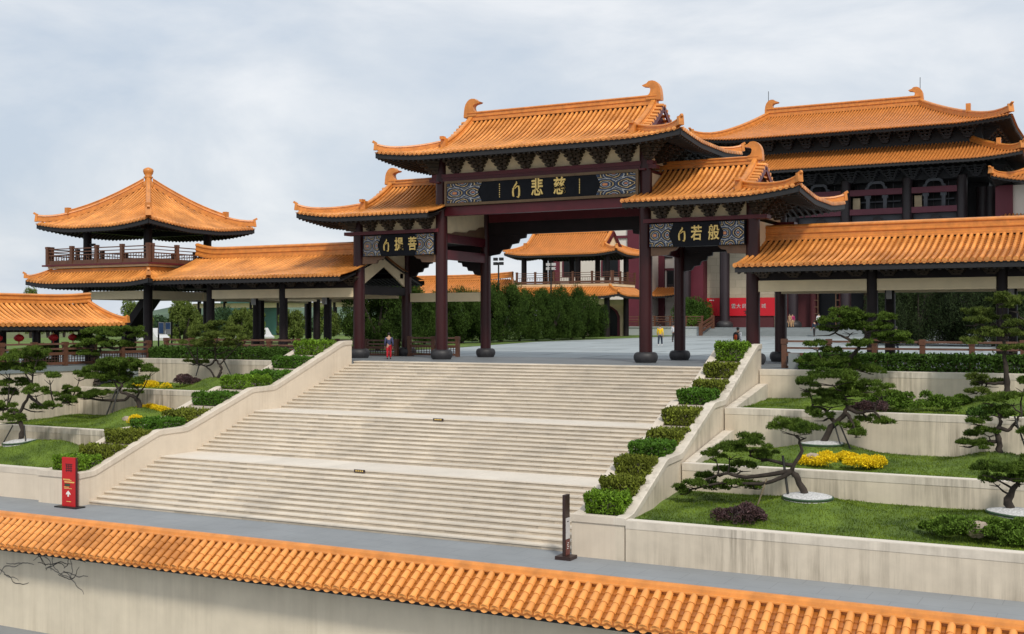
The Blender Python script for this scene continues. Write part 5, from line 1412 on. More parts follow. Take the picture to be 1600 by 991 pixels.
c = lawn_pt('l', 2, 140, 603, 42.2); mound_plant('low_shrub', 'green low shrub behind the wide pine, upper left terrace', c, 1.6, .5, .62, 'leaf_low', 8000, .09, 92)
rock('orange brown rock at the left edge of the front left lawn', lawn_pt('l', 0, 2, 705, 34.0) + np.array([0, 0, .05]), .3, 8)

# trees behind the gate
def juniper_tree(label, c, r, h, seed, matn='juniper', n=26000, size=.15, group='junipers lining the plaza', trunk=True, name='juniper_tree', zb=.35):
    r_ = np.random.default_rng(seed); rr = random.Random(seed)
    t = thing(name, label, 'tree', tuple(c), group)
    mb = MB()
    for q in range(4):
        a = rr.uniform(0, 6.28); mb.tube([(c[0], c[1], c[2] - .1), (c[0] + math.cos(a) * .3, c[1] + math.sin(a) * .3, c[2] + h * .25), (c[0] + math.cos(a) * r * .5, c[1] + math.sin(a) * r * .5, c[2] + h * .6)], [.14, .10, .04], 6)
    mb.build('trunk', 'bark', t)
    P_ = []; D_ = []; k = 46
    for q in range(k):
        th = rr.uniform(0, 6.283); f = rr.uniform(0.0, 1); z = zb + (h - zb) * (f * .78)
        env = r * (math.sin(math.pi * min(1, .22 + f * .68)) ** .7)
        rho = env * math.sqrt(rr.uniform(.25, .85)); lr = rr.uniform(.32, .58) * r * .5
        n_ = n // k; d = r_.normal(size=(n_, 3)); d /= np.linalg.norm(d, axis=1)[:, None]
        p = d * (r_.uniform(.35, 1.0, n_) ** .5)[:, None] * lr; p[:, 2] *= 1.6; p[:, 2] += np.abs(r_.normal(0, .2, n_)) * lr
        P_.append(p + np.array([c[0] + math.cos(th) * rho, c[1] + math.sin(th) * rho, c[2] + z])); D_.append(d)
    P_ = np.concatenate(P_); D_ = np.concatenate(D_); P_[:, 2] = np.maximum(P_[:, 2], c[2] + zb * .6)
    leaf_obj('crown', P_, size, matn, t, 1.0, .42, seed, D_ * .6, False)
    return t
jl = [(662, 97, 2.0, 4.7), (690, 99, 2.2, 5.3), (722, 101, 2.4, 5.6), (752, 103, 2.3, 5.5), (783, 106, 2.6, 6.3), (812, 109, 2.7, 6.5), (838, 111, 2.5, 6.0), (865, 114, 2.7, 6.1), (892, 117, 2.8, 6.3), (912, 120, 2.6, 6.0)]
for i, (px, d_, r_x, hh) in enumerate(jl):
    p = atd(px, 506, d_); z = plaza_z(p[1]) + .02
    juniper_tree('dark green bushy juniper behind the gate, %s of ten from the left' % ordn[i], (p[0], p[1], z), r_x, hh * .86, 200 + i)
for i, (px, d_, r_x, hh, lb) in enumerate(((590, 80, 2.6, 5.4, 'shaded juniper seen through the left bay of the gate'), (622, 86, 2.3, 5.6, 'juniper beside the rear column of the left bay'),
                                        (1436, 90, 4.0, 6.6, 'large dark round tree behind the right gallery, left of the stone lantern'), (1400, 96, 2.8, 6.0, 'dark tree behind the second gallery column on the right'),
                                        (1552, 86, 4.2, 7.0, 'large dark tree behind the right gallery, right of the stone lantern'), (1610, 86, 3.2, 6.4, 'dark tree at the right edge behind the gallery'))):
    p = atd(px, 506, d_); z = plaza_z(p[1])
    if px < 700: z += .03
    juniper_tree(lb, (p[0], p[1], z), r_x, hh, 230 + i, 'tree_dark' if px > 1000 else 'juniper', 46000 if px > 1000 else 24000, .16, None, name='evergreen_tree')
# trees on the far left and beyond
fl = [(285, 95, 1.6, 5.6), (215, 120, 2.0, 6.2), (205, 150, 2.2, 7.4), (380, 110, 2.4, 4.9), (400, 125, 2.2, 5.0), (300, 130, 2.4, 5.5), (455, 105, 2.2, 4.6), (510, 120, 2.6, 5.0), (48, 160, 2.2, 8.2), (75, 170, 2.0, 7.0), (100, 185, 2.0, 7.2), (125, 160, 2.2, 6.6), (350, 140, 3, 5.2)]
fn = ['slender light green tree beside the pavilion column', 'light green tree right of the low corridor roof', 'thin pale tree behind the low corridor roof end', 'leafy yellow green tree between the first gallery columns', 'light green tree between gallery columns, right of the yellow green tree',
      'bushy tree behind the blue and white sign', 'light green tree right of the middle gallery column', 'light green tree behind the last gallery column before the gate', 'round tree crown above the low corridor roof, leftmost', 'small tree crown above the low corridor roof, second', 'small tree crown above the low corridor roof, third', 'tree crown above the low corridor roof, next to the pavilion', 'wide dark green tree far behind the first gallery bay']
for i, (px, d_, r_x, hh) in enumerate(fl):
    p = atd(px, 506, d_)
    juniper_tree(fn[i], (p[0], p[1], -.4), r_x * (.55 if i in (3,4,5,6,7) else .75), hh * (.8 if i not in (8,9,10,11) else 1), 260 + i, 'tree_far' if i != 12 else 'tree_far_dark', 7000, .22, 'trees beyond the gallery', name='leafy_tree', zb=1.2)
# far wood and hills on the left
g = MB(); P = []
for i in range(60):
    a = -1.25 + i * 1.5 / 59; d_ = 620
    x, y = math.sin(a - .25) * d_, math.cos(a - .25) * d_
    h_ = 6 + 7 * max(0, math.sin(i * .21 + .6)) + 2.5 * math.sin(i * .9) 
    P.append([(x * .8, y * .8, -5), (x * .92, y * .92, h_ * .6), (x, y, h_), (x * 1.2, y * 1.2, h_ * .7)])
g.grid(P, True); struct(g, 'hills', 'hill_green')
r_ = np.random.default_rng(5); n = 60000
px = r_.uniform(150, 640, n); d_ = r_.uniform(190, 260, n); base = -.5
cl = np.floor(px / 9 + d_ / 30); hg = (1.7 + 1.9 * np.abs(np.sin(cl * 12.9898)) )
U = (px - 800) / F; X = d_ * (U * XR_ + XF_); Y = d_ * (U * YR_ + YF_)
Z = base + hg * r_.uniform(0, 1, n) ** .6
o = leaf_obj('distant_wood', np.stack([X, Y, Z], 1), .6, 'tree_far_dark', None, .4, .6, 6); tag(o, 'distant belt of mixed trees beyond the gallery on the left', 'trees', kind='stuff')
g = MB(); P = []
for y in (58.4, 120, 260, 480): P.append([(x, y, -.5 if y > 58.5 else -.35) for x in (-420, -200, -110)])
g.grid(P); struct(g, 'far_field', 'grass_mound')
# ------------------------------------------------------------------ signs
sy_ = 30.85; sx_ = onY(109, 787, sy_)[0]
t = thing('sign_totem', 'red upright sign with white arrow at the foot of the steps on the left', 'sign', (sx_, sy_, ZG))
MB().box(sx_ - .56, sx_ + .56, sy_ - .22, sy_ + .22, ZG, ZG + .05).build('base', 'metal_dark', t)
bd = MB().box(sx_ - .36, sx_ + .33, sy_ - .04, sy_ + .04, ZG + .05, ZG + 1.83).build('panel', 'sign_red', t)
MB().box(sx_ + .332, sx_ + .37, sy_ - .035, sy_ + .035, ZG + .05, ZG + 1.825).build('side_panel', 'sign_maroon', t)
yf = sy_ - .043
mb = MB()
for (a, b_, c, d) in ((-.17,.17,1.50,1.53),(-.17,.17,1.42,1.45),(-.17,.17,1.34,1.37),(-.13,-.09,1.30,1.60),(.09,.13,1.30,1.60),(-.02,.02,1.32,1.58),(-.18,.18,1.57,1.60)): mb.box(sx_ + a, sx_ + b_, yf - .002 - abs(a) * .001, yf + .002, ZG + c, ZG + d)
mb.build('dark_character', 'sign_maroon', bd)
mb = MB()
rr = random.Random(4)
for zc, x0, x1 in ((1.02, -.30, .05), (.99, -.28, .10), (.93, -.22, .28), (.905, -.22, .25), (.73, -.25, -.02), (.685, -.24, .14), (.21, -.12, .10)):
    x = x0
    while x < x1:
        w_ = rr.uniform(.02, .05); mb.box(sx_ + x, sx_ + x + w_, yf - .003, yf + .001, ZG + zc, ZG + zc + .025); x += w_ + .014
mb.build('lettering', 'gold', bd)['kind'] = 'stuff'
MB().box(sx_ - .22, sx_ + .06, yf - .003, yf + .001, ZG + .78, ZG + .87).build('green_panel', 'print_green', bd)
MB().prism([(-.035, .40), (.035, .40), (.035, .49), (.12, .47), (.10, .53), (0, .62), (-.10, .53), (-.12, .47), (-.035, .49)], lambda a, b_, s: (sx_ - .03 + a, yf + s, ZG + b_), -.004, .001).build('arrow', 'print_white', bd, fix=True)

sy_ = 30.75; sx_ = onY(884.5, 866, sy_)[0]
t = thing('sign_totem', 'slim dark brown sign post with grey panel at the steps\' right foot', 'sign', (sx_, sy_, ZG))
MB().box(sx_ - .24, sx_ + .24, sy_ - .24, sy_ + .24, ZG, ZG + .10).build('base', 'sign_brown', t)
bd = MB().box(sx_ - .045, sx_ + .045, sy_ - .15, sy_ + .15, ZG + .10, ZG + 1.84).build('panel', 'sign_brown', t)
MB().box(sx_ + .046, sx_ + .056, sy_ - .12, sy_ + .14, ZG + .58, ZG + 1.18).build('grey_panel', 'sign_grey', bd)
MB().box(sx_ + .0465, sx_ + .0555, sy_ - .12, sy_ + .14, ZG + .12, ZG + .56).build('rust_panel', 'sign_rust', bd)
mb = MB(); mb.box(sx_ + .056, sx_ + .059, sy_ - .04, sy_ + .05, ZG + 1.06, ZG + 1.09); mb.build('mark', 'print_black', bd)
mb = MB()
for q in range(4): mb.box(sx_ + .0555, sx_ + .058, sy_ - .04 + (q % 2) * .03, sy_ + .03 + (q % 2) * .03, ZG + .30 + q * .05, ZG + .32 + q * .05)
mb.build('lettering', 'print_white', bd)['kind'] = 'stuff'

p = atd(258, 514, 78)
t = thing('notice_board', 'blue and white double notice board behind the left gallery', 'sign', (p[0], p[1], -.45))
for s in (-1, 1):
    MB().box(p[0] + s * .3 - .24, p[0] + s * .3 + .24, p[1] - .05, p[1] + .05, 1.15, 1.95).build('board', 'print_white', t)
    MB().box(p[0] + s * .3 - .19, p[0] + s * .3 + .19, p[1] - .056, p[1] - .051, 1.22 if s < 0 else 1.5, 1.9).build('print', 'print_blue', t)
    MB().box(p[0] + s * .58 - .03, p[0] + s * .58 + .03, p[1] - .045, p[1] + .045, -.5, 2.0).build('post', 'metal_dark', t)
g = MB(); pa = onX(330, 500, -84)
p0 = atd(345, 506, 170); p1 = atd(440, 506, 150)
t = thing('net_fence', 'tall dark green net screen far behind the gallery columns', 'fence', (p0[0], p0[1], -.5))
MB().bar((p0[0], p0[1], 2.3), (p1[0], p1[1], 2.3), .1, 5.6).build('net', 'net_green', t)
for q in range(7):
    a = Vector((p0[0], p0[1], 0)).lerp(Vector((p1[0], p1[1], 0)), q / 6); MB().bar(a + Vector((0, .2, -.6)), a + Vector((0, .2, 5.2)), .14, .14).build('post', 'metal_dark', t)
for i, (px, d_, ln, mt, lb) in enumerate(((232, 118, 4.2, 'van_white', 'white van parked behind the left gallery, left of the notice board'), (395, 128, 4.5, 'van_white', 'white van parked behind the gallery near the green net'))):
    p = atd(px, 506, d_); z = -.48 if i < 2 else -.48
    t = thing('parked_van', lb, 'van', (p[0], p[1], z), 'vans parked behind the gallery')
    x, y = p[0], p[1]; h_ = 1.9
    MB().prism([(-ln/2, .35), (ln/2, .35), (ln/2, .95), (ln/2 - .35, 1.15), (ln/2 - .9, h_), (-ln/2 + .1, h_), (-ln/2, 1.2)], lambda a, b_, s: (x + a, y + s, z + b_), -.85, .85).build('body', mt, t, fix=True)
    for q in range(3): MB().box(x - ln/2 + .3 + q * ln * .27, x - ln/2 + .2 + (q + .85) * ln * .27, y - .862, y - .852, z + 1.15, z + 1.65).build('window', 'glass_dark', t)
    for q in (-1, 1):
        for s in (-.80, .80): MB().tube([(x + q * ln * .32, y + s - .1, z + .33), (x + q * ln * .32, y + s + .1, z + .33)], .33, 14).build('wheel', 'print_black', t)

# ------------------------------------------------------------------ main hall
HY = 140.0
hall = thing('main_hall', 'huge dark main hall with two-tier orange roof behind the gate', 'temple hall', (-30, HY + 12, 1.4))
R1 = Roof((-42.4, -24.0, HY + 10, HY + 10), (-47.6, -12.4, HY - 5, HY + 25), 28.3, 23.4, 0, .5, 6, .45)
rf = MB().box(-41, -25, HY + 9.8, HY + 10.2, 27.2, 28.1).build('upper_roof', 'soffit', hall)
roof_tiles(rf, R1, ('front', 'right'), spacing=.36, r=.11, seg=.7, parts=False, matn='tile_far', panmat='tile_pan', n=4)
roof_under(rf, R1, ('front', 'right', 'left'), depth=2.5, rafter=.5, fasc=.35, rsize=.16)
main_ridge(rf, -42.6, -23.8, HY + 10, 28.2, 1.25, .9, 'ridge_tile')
for x, s in ((-42.2, 1), (-24.2, -1)):
    mb = MB(); bird(mb, (x, HY + 10, 28.7), s, 1.75, .7); mb.build('ridge_ornament', 'ridge_tile', rf, fix=True)
    MB().tube([(x - s * .3, HY + 10, 30.2), (x - s * .3, HY + 10, 31.6)], .04, 5).build('lightning_rod', 'metal_dark', rf)
for a in (-1, 1):
    for b_ in (-1, 1): hip_ridge(rf, R1, a, b_, .55, .75, end=.7)
pth = hip_path(R1, 1, -1); x, y, z = pth[8]
MB().box(x - .25, x + .25, y - .25, y + .25, z + .5, z + 1.5).build('hip_ornament', 'ridge_tile', rf)
R2 = Roof((-46.5, -17.0, HY - 1, HY + 20), (-49.5, -11.0, HY - 8, HY + 27), 22.0, 19.2, 0, .45, 5, .25)
rf = MB().box(-46.4, -17.2, HY - .8, HY + 20, 20.0, 21.0).build('lower_roof', 'soffit', hall)
roof_tiles(rf, R2, ('front', 'right'), spacing=.36, r=.11, seg=.7, parts=False, matn='tile_far', n=4, clip={'front': (-45, 99)})
roof_under(rf, R2, ('front', 'right'), depth=2.5, rafter=.5, fasc=.35, rsize=.16, clip={'front': (-45, 99)})
mb = MB(); sweep(mb, [(-46.5, HY - 1, 21.9), (-17, HY - 1, 21.9)], .6, .85); sweep(mb, [(-17, HY - 1, 21.9), (-17, HY + 20, 21.9)], .6, .85); mb.build('skirt_ridge', 'ridge_tile', rf)
hip_ridge(rf, R2, 1, -1, .5, .65, end=.6)
pth = hip_path(R2, 1, -1); x, y, z = pth[8]; MB().box(x - .22, x + .22, y - .22, y + .22, z + .4, z + 1.2).build('hip_ornament', 'ridge_tile', rf)
# bodies under the eaves with rows of brackets
MB().box(-44.5, -15.6, HY - 1.5, HY + 20, 21.0, 23.95).build('upper_wall', 'hall_dark', hall)
MB().box(-46.5, -15.2, HY - 1.0, HY + 20, 17.95, 19.9).build('frieze', 'hall_dark', hall)
mb0 = MB()
for q in range(5):
    w_ = .3 + .17 * q; mb0.box(-w_, w_, -.5 - .35 * q, .05, q * .38, q * .38 + .18); 
    for s in (-1, 0, 1): mb0.box(s * w_ - .14, s * w_ + .14, -.6 - .35 * q, .05, q * .38 + .18, q * .38 + .36)
bo = mb0.build('bracket_set', 'hall_bracket'); C.objects.unlink(bo)
for i in range(13):
    inst(bo, 'bracket_set', (-43.4 + i * 2.2, HY - 1.55, 22.2), 0, hall, (1, 1, .85)); inst(bo, 'bracket_set', (-43.2 + i * 2.25, HY - 1.05, 18.0), 0, hall, (1, 1, .6))
for i in range(7):
    inst(bo, 'bracket_set', (-15.55, HY + .4 + i * 2.2, 22.2), R(90), hall, (1, 1, .85)); inst(bo, 'bracket_set', (-15.15, HY + .4 + i * 2.2, 18.0), R(90), hall, (1, 1, .6))
bpy.data.objects.remove(bo)
HX = [-49.6, -44.7, -36.4, -30.3, -23.5, -17.7]
for x in HX:
    MB().lathe([(.60, 1.5), (.60, 10), (.56, 18.2)], (x, HY - 1.2, 0), 20).build('column', 'hall_col', hall)
    MB().lathe([(.9, 1.40), (1.02, 1.6), (.95, 1.95), (.72, 2.15), (.62, 2.2)], (x, HY - 1.2, 0), 20).build('column_base', 'base_stone', hall)
for x in (-16.0, -15.2):
    for y in (HY + 3, HY + 9, HY + 15): MB().lathe([(.8, 1.5), (.75, 17.2)], (x, y, 0), 14).build('column', 'hall_col', hall)
# recessed front: beams, frames and dark openings between columns
MB().box(-47.6, -15.6, HY + 5.0, HY + 20, 1.4, 18.4).build('inner_wall', 'hall_dark', hall)
for (a, b_) in zip(HX[2:-1], HX[3:]):
    c = (a + b_) / 2
    for z0, z1 in ((16.45, 17.1), (14.25, 14.9), (10.4, 11.1)):
        MB().box(a + .5, b_ - .5, HY - 1.5, HY - .9, z0, z1).build('cross_beam', 'hall_beam', hall)
    MB().box(a + .5, b_ - .5, HY - .3, HY - .1, 11.1, 14.25).build('lower_panel', 'hall_trim', hall)
    for s in (-1, 1):
        MB().box(c + s * .95 - .20, c + s * .95 + .20, HY - 1.1, HY - .8, 14.902, 16.448).build('mullion', 'hall_trim', hall)
        MB().box(c + s * .95 - .32, c + s * .95 + .32, HY - 1.15, HY - .75, 16.1, 16.447).build('capital', 'hall_trim', hall)
    mb = MB(); mb.prism([(-1.25, 0), (-.85, 0), (-.72, .42), (-.45, .62), (.45, .62), (.72, .42), (.85, 0), (1.25, 0), (1.2, .22), (.98, .32), (.9, .7), (.55, .92), (-.55, .92), (-.9, .7), (-.98, .32), (-1.2, .22)], lambda p_, q_, s_: (c + p_, HY - 1.2 + s_, 17.1 + q_), -.1, .1)
    mb.build('arched_strut', 'hall_trim', hall, fix=True)
    w_ = MB().box(a + .5, b_ - .5, HY + 1.0, HY + 1.3, 14.4, 18.0).build('window', 'glass_dark', hall)
    for q in range(6):
        x = a + .9 + q * (b_ - a - 1.8) / 5; MB().box(x - .05, x + .05, HY + .93, HY + .999, 14.4, 18.0).build('lattice_bar', 'hall_trim' if q in (1, 4) else 'hall_col', w_)
    MB().box(a + .6, a + 1.4, HY - .2, HY, 15.0, 16.3).build('lit_window', 'cream', hall)
    MB().box(a + 1.0, b_ - 1.0, HY + .2, HY + .3, 15.75, 15.9).build('pale_rail', 'hall_trim', hall)
    mb = MB()
    mb.prism([(-2.2, 0), (2.2, 0), (1.6, .25), (1.3, .6), (.8, .5), (.5, .95), (-.5, .95), (-.8, .5), (-1.3, .6), (-1.6, .25)], lambda p_, q_, s_: (c + p_ * .8, HY - .5 + s_, 13.0 + q_), -.1, .1); mb.build('scalloped_screen', 'hall_col', hall, fix=True)
# ground storey: red doors and pillars to the right, stone wall with banner on the left
MB().box(-41.2, -15.8, HY + 3.4, HY + 3.9, 1.45, 9.0).build('front_wall', 'hall_wall_red', hall)
for x in (-38.0, -35.0, -31.6, -28.6, -25.4):
    MB().lathe([(.42, 1.5), (.40, 8.6)], (x, HY + 2.8, 0), 14).build('pillar', 'hall_wall_red', hall)
for a, b_ in ((-34.4, -32.2), (-31.0, -29.2), (-27.9, -26.1)):
    MB().box(a, b_, HY + 3.2, HY + 3.38, 1.5, 7.5).build('doorway', 'glass_dark', hall)
for x in (-34.7, -31.95):
    mb = MB(); mb.bar((x - .32, HY + 2.5, 1.5), (x - .32, HY + 2.5, 7.6), .1, .1); mb.bar((x + .32, HY + 2.5, 1.5), (x + .32, HY + 2.5, 7.6), .1, .1)
    for q in range(7): mb.box(x - .3, x + .3, HY + 2.46, HY + 2.54, 2.2 + q * .8, 2.3 + q * .8)
    mb.build('couplet_rack', 'brown_trim', hall)
mb = MB()
for xx in (-37.6, -27.6):
    for q in range(9): mb.box(xx - .16, xx + .16, HY + 2.28, HY + 2.34, 2.9 + q * .55, 3.3 + q * .55)
mb.build('gold_couplet', 'gold', hall)
for xx in (-37.6, -27.6): MB().box(xx - .34, xx + .34, HY + 2.35, HY + 2.42, 2.4, 8.2).build('couplet_board', 'hall_wall_red', hall)
MB().box(-47.6, -39.2, HY + .9, HY + 2.6, 1.42, 16.8).build('stone_wall', 'hall_wall', hall)
MB().box(-47.6, -39.2, HY + .6, HY + .88, 1.42, 2.75).build('wall_plinth', 'hall_wall_red', hall)
MB().box(-49.2, -47.62, HY - .6, HY + 1.9, 1.42, 16.8).build('pilaster', 'tower_trim', hall)
bn = thing('banner', 'long red banner with pale lettering on the hall wall', 'banner', (-43.4, HY + .5, 2.8))
MB().box(-47.5, -39.0, HY + .45, HY + .58, 2.80, 5.0).build('cloth', 'banner_red', bn)
for ch, px, s in (('星', 1132, 1.0), ('雲', 1146, 1.0), ('大', 1154, 1.0), ('師', 1163, 1.0), ('一', 1171, .9), ('城', 1193, 1.0)):
    q = onY(px, 476, HY + .4); text_mesh('lettering', ch, .60 * s, (q[0], HY + .43, 3.95), 'sign_grey', bn, .01, .0)
q = onY(1172, 484, HY + .4); mb = MB(); mb.box(q[0] - .7, q[0] + .7, HY + .44, HY + .449, 3.05, 3.15); mb.box(q[0] - .8, q[0] + .8, HY + .44, HY + .449, 3.32, 3.42); mb.box(q[0] - .6, q[0] + .6, HY + .441, HY + .4495, 3.16, 3.31); mb.build('black_emblem', 'print_black', bn)
q = onY(1110, 469, HY + .4); mb = MB()
for k in range(3): mb.box(q[0] - .15 + k * .22, q[0] + k * .22, HY + .441, HY + .449, 4.66, 4.78)
mb.build('small_lettering', 'print_white', bn)

# hall terrace: broad steps, side wall
hs = tag(bpy.data.objects.new('hall_steps', None), kind='structure'); C.objects.link(hs); hs.location = (-30, 131, .4); hs['_loc'] = [-30.0, 131.0, .4]
for k in range(7):
    MB().box(-44.9, 20, 130.5 + k * .55, 135.5, .2 if k == 0 else .47 + (k - 1) * .135 + .001, .47 + k * .135 + .0).build('step', 'grey_step', hs)
g = MB(); g.box(-62, 20, 135.5, 170, -.5, 1.41); struct(g, 'hall_terrace', 'grey_stone')
g = MB(); g.box(-55.3, -45.2, 131.2, 135.49, -.3, 1.40); struct(g, 'terrace_wall', 'terrace_grey')
g = MB(); g.box(-55.4, -45.1, 131.1, 131.5, 1.401, 1.52); struct(g, 'terrace_coping', 'terrace_grey')
railing('railing', 'brown railing along the stone terrace left of the hall steps', (-55.2, 132.6), (-45.4, 132.6), 1.40, 1.35, 6)
t = thing('stair_railing', 'sloping brown handrail beside the hall steps', 'railing', (-45.0, 131, .5))
for q in range(2):
    y = 130.9 + q * 4.3; z = .5 + q * .9; MB().bar((-45.0, y, z - .2), (-45.0, y, z + 1.45), .35, .35).build('post', 'wood_rail', t)
for dz in (1.25, .8, .4): MB().bar((-45.0, 130.9, .5 + dz), (-45.0, 135.2, 1.4 + dz), .12, .22).build('rail', 'wood_rail', t)
p = atd(1022, 506, 128)
juniper_tree('small round green bush on the stone terrace behind the yellow shirt', (p[0], 133.0, 1.40), .85, 1.5, 301, 'leaf_low', 4500, .14, None, name='potted_bush', zb=.1)
for i, (px, d_) in enumerate(((1040, 138), (1078, 141))):
    p = atd(px, 506, d_); 
    juniper_tree(['layered green pine on the hall terrace, left one', 'layered green pine on the hall terrace, right one'][i], (p[0], 137 + i, 1.40), 1.7, 3.6, 303 + i, 'leaf_hedge', 7000, .2, None, name='terrace_pine', zb=.8)

# ------------------------------------------------------------------ white building and second pavilion
tw = thing('white_building', 'white plastered building with maroon pilasters and arched windows', 'building', (-60, HY + 6, 1.4))
xa, xb = onY(862, 400, HY + 4)[0], onY(1008, 400, HY + 4)[0]
yw = HY + 4
MB().box(xa, xb, yw, yw + 12, .5, 24).build('wall', 'tower_wall', tw)
for (p0, p1) in ((862, 875), (982, 1000)):
    a, b_ = onY(p0, 400, yw)[0], onY(p1, 400, yw)[0]; MB().box(a - .02, b_, yw - .35, yw - .002, .5, 24).build('pilaster', 'tower_trim', tw)
for z0 in (13.0, 6.4): MB().box(xa + 1.0, xb - 1.5, yw - .2, yw - .003, z0, z0 + .35).build('string_course', 'tower_trim', tw)
for px in (901, 956):
    x = onY(px, 350, yw)[0]; z = onY(px, 352, yw)[2]
    f = MB().box(x - .9, x + .9, yw - .12, yw - .004, z - .3, z + .9).build('window', 'brown_trim', tw); MB().box(x - .7, x + .7, yw - .14, yw - .121, z - .1, z + .7).build('pane', 'tower_wall', f)
def arch_win(parent, x, y, z, w_, h_, matn='glass_dark', frame='tower_trim', face='y'):
    pts = [(-w_/2, 0), (w_/2, 0), (w_/2, h_ * .62), (w_ * .40, h_ * .80), (w_ * .2, h_ * .92), (0, h_), (-w_ * .2, h_ * .92), (-w_ * .40, h_ * .80), (-w_/2, h_ * .62)]
    f = MB().prism([(a * 1.22, b_ * 1.06 - .06) for a, b_ in pts], lambda a, b_, s: (x + a, y + s, z + b_), -.10, -.003).build('window', frame, parent, fix=True)
    MB().prism(pts, lambda a, b_, s: (x + a, y + s, z + b_), -.13, -.102).build('pane', matn, f, fix=True)
for px in (893, 954): arch_win(tw, onY(px, 400, yw)[0], yw, onY(px, 432, yw)[2], 2.2, 3.2)
arch_win(tw, onY(905, 400, yw)[0], yw, 1.5, 3.0, 4.5)
# right-hand wing, set back
yw2 = HY + 9
xa2, xb2 = onY(1000, 400, yw2)[0], onY(1112, 400, yw2)[0]
MB().box(xa2, xb2, yw2, yw2 + 8, .5, 23).build('wing', 'tower_wall', tw)
for px in (1033, 1096): x = onY(px, 400, yw2)[0]; MB().box(x - .55, x + .55, yw2 - .3, yw2 - .002, .5, 23).build('pilaster', 'tower_trim', tw)
for px, z in ((1026, 427),): arch_win(tw, onY(px + 1, 400, yw2)[0], yw2, onY(px, 442, yw2)[2], 1.1, 3.6)
for px, y0, y1 in ((1048, 422, 449), (1087, 420, 448), (1045, 394, 404), (1065, 420, 448)):
    a = onY(px - 6, y1, yw2); b_ = onY(px + 6, y0, yw2); f = MB().box(a[0], b_[0], yw2 - .1, yw2 - .003, a[2], b_[2]).build('window', 'hall_col', tw); MB().box(a[0] + .15, b_[0] - .15, yw2 - .12, yw2 - .101, a[2] + .4, b_[2] - .15).build('pane', 'glass_dark', f)
for z in (8.9, 14.5): MB().box(xa2, xb2, yw2 - .15, yw2 - .004, z, z + .3).build('string_course', 'tower_trim', tw)
R5 = Roof((onY(1003, 455, HY + 6)[0] - 2, onY(1050, 455, HY + 6)[0], HY + 8, HY + 8.8), (onY(1003, 455, HY + 6)[0] - 3, onY(1050, 455, HY + 6)[0] + 1.0, HY + 5, HY + 9), 6.6, 5.5, 0, .25, 2, .3)
rf = MB().box(R5.g[0], R5.g[1], HY + 7.8, HY + 8.6, 5.8, 6.4).build('porch_roof', 'soffit', tw); roof_tiles(rf, R5, ('front', 'right'), parts=False, spacing=.34, r=.1, seg=.6, matn='tile_far', n=4); roof_under(rf, R5, ('front', 'right'), depth=.8, rafter=.5)
hip_ridge(rf, R5, 1, -1, .3, .4)
# wing at the right edge behind the hall
rw = thing('side_building', 'white and maroon building with orange roof at the right edge', 'building', (-7, HY + 2, 1))
xw = onY(1575, 300, HY - 6)[0]
MB().box(xw - 1.0, xw + 12, HY - 5, HY + 6, .2, 16.4).build('wall', 'tower_wall', rw)
MB().box(xw - 1.3, xw + .4, HY - 5.3, HY - 5.001, .2, 16.4).build('pilaster', 'tower_trim', rw)
R6 = Roof((xw + 1.5, xw + 14, HY, HY), (xw - 1.4, xw + 18, HY - 8.5, HY + 8), 19.4, 16.5, .45, .7, 4, .45)
rf = MB().box(xw + 2, xw + 13, HY - .2, HY + .2, 18.6, 19.3).build('roof', 'soffit', rw); roof_tiles(rf, R6, ('front', 'left'), parts=False, spacing=.36, r=.11, seg=.7, matn='tile_far', n=4); roof_under(rf, R6, ('front', 'left'), depth=1.6, rafter=.5)
hip_ridge(rf, R6, -1, -1, .45, .55, end=.5); main_ridge(rf, xw + 1.4, xw + 14, HY, 19.3, .9, .6)
R7 = Roof((xw - .2, xw + 14, HY - 5.2, HY + 5), (xw - 1.0, xw + 16, HY - 7.2, HY + 7), 13.3, 12.5, 0, .4, 3, .3)
rf = MB().box(xw, xw + 12, HY - 5.19, HY + 5, 12.6, 13.2).build('lower_roof', 'soffit', rw); roof_tiles(rf, R7, ('front',), parts=False, spacing=.36, r=.11, seg=.6, matn='tile_far', n=4)

